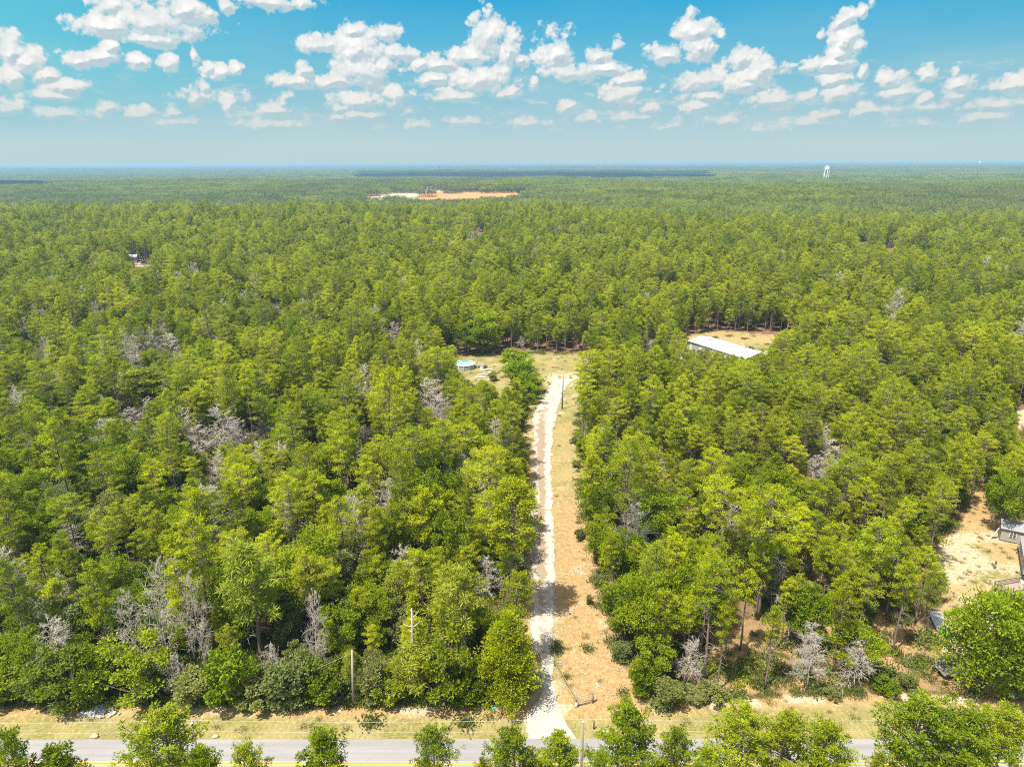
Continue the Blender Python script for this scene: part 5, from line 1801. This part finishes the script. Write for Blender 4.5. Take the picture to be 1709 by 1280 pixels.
# species
br = fbm(X, Y, 60, 91)
leftness = smooth(700, 300, u) * smooth(420, 470, v) * smooth(860, 760, v)
p_broad = .12 + .36 * smooth(.5, .68, br) + .22 * leftness
p_dead = .018 + .03 * smooth(1000, 600, u) + .12 * leftness * smooth(.5, .6, fbm(X, Y, 35, 93)) + .012 * smooth(.6, .7, br) + .02 * thin
far_ridge = smooth(440, 400, v)
p_broad += .15 * far_ridge
p_broad = np.where(thin > .1, .06, p_broad)
rs = RNG.random(len(X))
kind = np.where(rs < p_dead, 3, np.where(rs < p_dead + p_broad, np.where(RNG.random(len(X)) < np.where(u < 700, .55, .85), 1, 2), 0))
kind = np.where((kind == 0) & (RNG.random(len(X)) < .035), 4, kind)
KN = ['pine', 'oak', 'sage', 'dead', 'longleaf']
vi = np.zeros(len(X), int)
H0, R0 = np.zeros(len(X)), np.zeros(len(X))
for i, kn in enumerate(KN):
    L_ = LIB[kn]
    s_ = kind == i
    r_ = RNG.integers(0, len(L_), s_.sum())
    vi[s_] = r_
    H0[s_] = np.array([d['H'] for d in L_])[r_]
    R0[s_] = np.array([d['R'] for d in L_])[r_]
hn = fbm(X, Y, 40, 95)
sc = .74 + .40 * (hn - .5) + RNG.normal(0, .13, len(X))
sc = np.where(RNG.random(len(X)) < .04, sc + .18, sc)
sc = np.clip(sc, .38, 1.12)
sc = np.where(kind == 3, sc * 1.3, sc)
kind = np.where((kind == 2) & (u > 880) & (v > 960), 1, kind)
szz = np.clip(RNG.normal(1.04, .13, len(X)), .78, 1.4)
# lower trees towards the road and near the drive edge
sc *= np.where((v > 1120) & (u < 1100), .82, 1.0)
tallv = np.array([1, 4, 8, 10, 12])
sw = kind == 1
vi[sw] = vi[sw] % len(LIB['oak'])
H0[sw] = np.array([d['H'] for d in LIB['oak']])[vi[sw]]
R0[sw] = np.array([d['R'] for d in LIB['oak']])[vi[sw]]
ft = (thin > .05) & (kind == 0)
vi[ft] = tallv[RNG.integers(0, 5, ft.sum())]
H0[ft] = np.array([d['H'] for d in LIB['pine']])[vi[ft]]
R0[ft] = np.array([d['R'] for d in LIB['pine']])[vi[ft]]
sc = np.where(ft, sc * .92, sc)
rz = RNG.uniform(0, 6.28, len(X))
# shrink, then drop, what would hide the clearings
for f in (.8, .75, .7):
    bl = ok & blocked(X, Y, Z, H0 * sc * szz, R0 * sc)
    sc = np.where(bl, sc * f, sc)
ok &= ~blocked(X, Y, Z, H0 * sc * szz, R0 * sc)
ok &= sc > .3
print('forest trees', ok.sum())
idx = np.where(ok)[0]
inview = (u > -25) & (u < 1735) & (proj(np.stack([X, Y, Z + H0 * sc], 1))[1] < 1290)


def pick(kinds, n):
    c = [i for i in idx if kind[i] in kinds and inview[i]]
    c.sort(key=lambda i: dz[i])
    return c[:n]


solo = {'pine': pick((0, 4), 300 - 30), 'broad': pick((1, 2), 230), 'dead': pick((3,), 45)}
used = set()


MARKS = [('the leaning pole', 589, 1130), ('the bare snag', 688, 1045), ('the round evergreen', 846, 1100), ('the rubble heap', 190, 1180), ('the fallen branch', 100, 1180),
         ('the tallest puffy pine', 435, 950), ('the second puffy pine', 762, 1000), ('the tall bare stemmed pine', 850, 870), ('the tallest dead tree', 345, 1000), ('the low dead tree', 300, 1120),
         ('the dead tree cluster', 370, 730), ('the pale dead pair', 718, 670), ('the flat topped pine', 278, 650), ('the round pool', 775, 606), ('the bright green clump', 868, 615),
         ('the white metal building', 1205, 578), ('the large pale dead tree', 1375, 765), ('the slim clearing pole', 940, 650), ('the brace fence', 975, 1165), ('the beige shed', 1690, 885),
         ('the sandy yard', 1590, 930), ('the big yard tree', 1640, 1070), ('the black pipe loop', 1422, 1130), ('the shaded trailer', 1586, 1110), ('the lone round bush', 1390, 1155),
         ('the right corner bush', 1115, 1150), ('the orange gap dead tree', 1285, 970), ('the sunken dead tree', 1215, 870), ('the left edge dead tree', 43, 560), ('the lower left dead tree', 108, 1080)]
ORD = ['nearest', 'second', 'third', 'fourth', 'fifth', 'sixth', 'seventh', 'eighth', 'ninth', 'tenth', 'eleventh', 'twelfth', 'thirteenth', 'fourteenth', 'fifteenth', 'sixteenth', 'seventeenth', 'eighteenth', 'nineteenth', 'twentieth']
cu, cv, _ = proj(np.stack([X, Y, Z + H0 * sc * .75], 1))
KW = ['yellow green pine', 'leafy green tree', 'greyish leafy tree', 'bare grey tree', 'pale puffy pine']
book = {}
for nm, lst in solo.items():
    for i in lst:
        dm = [math.hypot(cu[i] - m_[1], (cv[i] - m_[2]) * 1.3) for m_ in MARKS]
        j = int(np.argmin(dm))
        dx, dy = cu[i] - MARKS[j][1], cv[i] - MARKS[j][2]
        a = math.degrees(math.atan2(-dy, dx)) % 360
        w_ = ['right of', 'beyond and right of', 'straight beyond', 'beyond and left of', 'left of', 'in front and left of', 'straight in front of', 'in front and right of'][int((a + 22.5) // 45) % 8]
        book.setdefault((int(kind[i]), w_, MARKS[j][0]), []).append((dm[j], i))
for (kd, w_, mk), lst in book.items():
    lst.sort()
    for r_, (_, i) in enumerate(lst):
        used.add(i)
        side = 'left' if u[i] < 900 else 'right'
        word = 'lone ' if len(lst) == 1 else ORD[min(r_, 19)] + ' '
        lab = word + KW[kd] + ' ' + w_ + ' ' + mk
        g_ = {0: 'pines', 4: 'pines', 1: 'broadleaf trees', 2: 'broadleaf trees', 3: 'dead trees'}[kd] + ' in the woods %s of the driveway' % side
        plant(KN[kd], vi[i], (X[i], Y[i], Z[i] - .05), rz[i], sc[i], lab, 'tree', g_, None, sc[i] * szz[i])

rest = np.array([i for i in idx if i not in used])
base_off = {}
allp, o_ = [], 0
for i, kn in enumerate(KN):
    base_off[i] = o_
    allp += LIB[kn]
    o_ += len(LIB[kn])
coll_all = proto_objs(allp, 'lib_tree')


def scat(name, sel, label):
    ii = np.array([base_off[kind[i]] + vi[i] for i in sel])
    scatter(name, coll_all, np.stack([X[sel], Y[sel], Z[sel] - .05], 1), rz[sel], np.stack([sc[sel], sc[sel], sc[sel] * szz[sel]], 1), ii, label)


pn = rest[np.isin(kind[rest], (0, 4))]
bn = rest[np.isin(kind[rest], (1, 2))]
dn = rest[kind[rest] == 3]
scat('pine_forest', pn, 'pine woods stretching back from the nearer trees to the first ridge')
scat('broadleaf_forest', bn, 'broadleaf trees mixed through the pine woods up to the first ridge')
scat('dead_forest', dn, 'bare grey trees dotted through the farther woods')


# ------------------------------------------------------------------ far woods: patches of small crowns
def far_tile(seed, size, n, nl, L, mat, hmin=8, hmax=15, rc=2.6, boost=0.0):
    rng = np.random.default_rng(seed)
    mb = MB()
    c = np.stack([rng.uniform(-.5, .5, n) * size, rng.uniform(-.5, .5, n) * size], 1)
    h = rng.uniform(hmin, hmax, n)
    r = rc * rng.uniform(.7, 1.3, n)
    tn = np.clip(rng.uniform(.1, .9, n) + boost, 0, 1)
    N = n * nl
    d = unit(rng.normal(size=(N, 3)))
    d[:, 2] = np.abs(d[:, 2]) * 1.0 - .25
    ci = np.repeat(np.arange(n), nl)
    rad = rng.uniform(.35, 1, N) ** .5
    p = np.stack([c[ci, 0] + d[:, 0] * r[ci] * rad, c[ci, 1] + d[:, 1] * r[ci] * rad, h[ci] - r[ci] * 1.1 + d[:, 2] * r[ci] * 1.3 * rad], 1)
    cards(mb, p, d + rng.normal(0, .4, d.shape) + np.array((0, 0, .25)), rng.uniform(.7, 1.3, N) * L, rng.uniform(.6, 1.1, N) * L * .7, rng, np.clip(tn[ci] + rng.normal(0, .15, N), 0, 1))
    # stems
    if nl > 40:
        for i in range(n):
            mb.tube(np.array([(c[i, 0], c[i, 1], 0), (c[i, 0], c[i, 1], h[i] - 1)]), (.16, .08), 3, a=.1, cap=False)
    return mb.mesh('far_patch', [M[mat]])


A_t = [far_tile(700 + i, 40, 105, 85, .85, 'farleaf') for i in range(4)]
A_d = [far_tile(710 + i, 40, 105, 85, .85, 'cloud_shade') for i in range(1)]
B_t = [far_tile(720 + i, 60, 190, 20, 2.0, 'farleaf', rc=3.2) for i in range(3)]
B_d = [far_tile(730 + i, 60, 190, 20, 2.0, 'cloud_shade', rc=3.2) for i in range(2)]
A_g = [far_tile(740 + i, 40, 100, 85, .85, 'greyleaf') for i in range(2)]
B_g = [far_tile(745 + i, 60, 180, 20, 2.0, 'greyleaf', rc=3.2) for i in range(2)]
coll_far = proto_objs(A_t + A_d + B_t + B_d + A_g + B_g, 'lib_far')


def tiles(y0, y1, size, ids, dark_ids, grey_ids):
    o1 = []
    y = y0
    while y < y1:
        hw = y * .96 + 60
        xs = np.arange(-hw, hw, size)
        o1.append(np.stack([xs + RNG.uniform(-.3, .3) * size, np.full(len(xs), y)], 1))
        y += size * .94
    p = np.vstack(o1)
    x, y = p[:, 0], p[:, 1]
    z = HT(x, y)
    u_, v_, d_ = proj(np.stack([x, y, z + 6], 1))
    keep = ~blocked(x, y, z, np.full(len(x), 13.0), np.full(len(x), size * .42), lo=.5, far=True)
    n = len(x)
    ii = np.array(ids)[RNG.integers(0, len(ids), n)]
    # cloud shadow over the far woods and at the left, painted by darker-leaved patches
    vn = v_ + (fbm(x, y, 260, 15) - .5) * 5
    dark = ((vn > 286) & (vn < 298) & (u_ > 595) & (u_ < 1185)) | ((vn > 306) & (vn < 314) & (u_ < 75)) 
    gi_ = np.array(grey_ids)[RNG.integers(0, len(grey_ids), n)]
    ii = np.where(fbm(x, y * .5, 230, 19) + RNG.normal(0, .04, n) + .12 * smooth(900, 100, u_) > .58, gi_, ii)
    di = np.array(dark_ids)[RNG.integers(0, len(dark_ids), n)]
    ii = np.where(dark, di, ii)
    s_ = np.stack([np.ones(n), np.ones(n), .8 + .45 * fbm(x, y, 220, 17)], 1)
    return np.stack([x, y, z], 1)[keep], (RNG.integers(0, 4, n) * math.pi / 2)[keep], s_[keep], ii[keep]


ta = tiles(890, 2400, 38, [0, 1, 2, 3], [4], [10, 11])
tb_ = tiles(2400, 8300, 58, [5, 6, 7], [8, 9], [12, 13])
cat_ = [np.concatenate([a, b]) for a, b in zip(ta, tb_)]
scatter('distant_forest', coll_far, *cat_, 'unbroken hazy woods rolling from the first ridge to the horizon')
print('tiles', len(cat_[0]))


# ------------------------------------------------------------------ weeds and scrub
def clump(seed, n, h, spread, L, W, mat, up=1.0):
    rng = np.random.default_rng(seed)
    mb = MB()
    c = np.stack([rng.normal(0, spread, n), rng.normal(0, spread, n), np.abs(rng.normal(0, h * .35, n))], 1)
    d = rng.normal(0, .5, (n, 3))
    d[:, 2] = np.abs(d[:, 2]) + up
    cards(mb, c, d, rng.uniform(.6, 1.2, n) * L, rng.uniform(.7, 1.2, n) * W, rng, rng.uniform(.1, .95, n))
    return mb.mesh('clump', [M[mat]])


W_l = [clump(800 + i, 90, .18, .28, .32, .05, 'weed') for i in range(3)]
S_l = [clump(810 + i, 240, .55, .42, .26, .13, 'shrub', .5) for i in range(3)] + [clump(820, 200, .5, .4, .24, .12, 'oak', .5)]
coll_low = proto_objs(W_l + S_l, 'lib_low')
n = 26000
wx = RNG.uniform(-75, 90, n)
wy = RNG.uniform(58.4, 74, n)
wu, wv, _ = proj(np.stack([wx, wy, wx * 0], 1))
edge = front_y(np.clip(wu, 0, 1709))
pr = np.where(wv > edge + 6, .10 * smooth(.45, .7, fbm(wx, wy, 4, 33)) + .01, np.where(wv > edge - 14, .75, .22))
in_dr = inpoly(wx, wy, [tuple(P(*q)[:2]) for q in ((872, 1240), (880, 1150), (930, 1150), (968, 1240))])
in_cl = inpoly(wx, wy, DRIVE_CLEAR)
pr = np.where(in_cl, .012, pr)
pr = np.where((wu > 1110) & (wv < edge + 2), .07, pr)
pr = np.where(wv > edge + 6, pr * .35, pr)
w_ok = (RNG.random(n) < pr) & ~in_dr & (wv < 1228)
low_x, low_y = [wx[w_ok]], [wy[w_ok]]
low_k = [np.where(RNG.random(w_ok.sum()) < np.where(wv[w_ok] < edge[w_ok] + 2, .45, .05), 1, 0)]
# along the drive and in the back clearing
n = 9000
cxp = RNG.uniform(-25, 40, n)
cyp = RNG.uniform(62, 215, n)
dd = polydist(cxp, cyp, DRIVE_CLEAR)
ic = inpoly(cxp, cyp, DRIVE_CLEAR)
axc = np.interp(cyp, [60, 80, 110, 150, 175], [P(905, 1180)[0], P(905, 1040)[0], P(905, 860)[0], P(905, 700)[0], P(935, 640)[0]])
ondrive = (np.abs(cxp - axc) < 2.2) & (cyp < 185)
c_ok = ((RNG.random(n) < np.where(ic, np.where(dd < 1.8, .55, np.where(cyp > 160, .10, .02)), np.where(dd < 2.5, .6, .0)))) & ~ondrive
low_x.append(cxp[c_ok]); low_y.append(cyp[c_ok])
low_k.append((RNG.random(c_ok.sum()) < np.where(dd[c_ok] < 1.2, .3, .0)).astype(int))
# under the trees
n = 16000
ux = RNG.uniform(-120, 120, n)
uy = 60 + 110 * RNG.random(n) ** 1.3
uu, uv, _ = proj(np.stack([ux, uy, ux * 0], 1))
k_ok = (uv < front_y(np.clip(uu, 0, 1709)) - 3)
for pl in CLEARS: k_ok &= ~inpoly(ux, uy, pl)
k_ok &= RNG.random(n) < np.where((uu > 1120) & (uv > 1040), .06, np.where(uu > 1100, .42, .9))
low_x.append(ux[k_ok]); low_y.append(uy[k_ok]); low_k.append(np.where(RNG.random(k_ok.sum()) < .7, 1, 0))
# thin grass of the yard
n = 2600
yx, yy = RNG.uniform(55, 130, n), RNG.uniform(62, 112, n)
y_ok = inpoly(yx, yy, YARD) & (RNG.random(n) < .22)
low_x.append(yx[y_ok]); low_y.append(yy[y_ok]); low_k.append(np.zeros(y_ok.sum(), int))
n = 1500
bx2, by2 = RNG.uniform(45, 95, n), RNG.uniform(180, 260, n)
b_ok = inpoly(bx2, by2, BARN_YARD) & (RNG.random(n) < .5)
low_x.append(bx2[b_ok]); low_y.append(by2[b_ok]); low_k.append((RNG.random(b_ok.sum()) < .3).astype(int))
lx, ly, lk = np.concatenate(low_x), np.concatenate(low_y), np.concatenate(low_k)
li = np.where(lk == 0, RNG.integers(0, 3, len(lx)), RNG.integers(3, 7, len(lx)))
ls = np.where(lk == 0, RNG.uniform(.4, 1.1, len(lx)), RNG.uniform(.6, 1.7, len(lx)))
scatter('undergrowth', coll_low, np.stack([lx, ly, lx * 0], 1), RNG.uniform(0, 6.28, len(lx)), ls, li, 'weeds and low scrub over the verge, the clearings and the forest floor')

# ------------------------------------------------------------------ haze
def build_haze():
    m_ = bpy.data.materials.new('haze_air')
    m_.use_nodes = True
    m_.node_tree.nodes.clear()
    k = NT(m_.node_tree)
    out = k.n('ShaderNodeOutputMaterial')
    pv = k.n('ShaderNodeVolumePrincipled', {'Color': (.26, .44, .60, 1), 'Density': HAZE_D, 'Anisotropy': .15})
    k.t.links.new(pv.outputs[0], out.inputs['Volume'])
    X0, X1, Y0, Y1, Z0, Z1 = -44000, 44000, -400, 31500, -60, 60.2
    mb = MB().box(((X0 + X1) / 2, (Y0 + Y1) / 2, (Z0 + Z1) / 2), (X1 - X0, Y1 - Y0, Z1 - Z0))
    o = link('haze', mb.mesh('haze', [m_]))
    tag(o, 'pale blue summer haze over the woods', kind='stuff')


HAZE_D = 1.45e-4
build_haze()
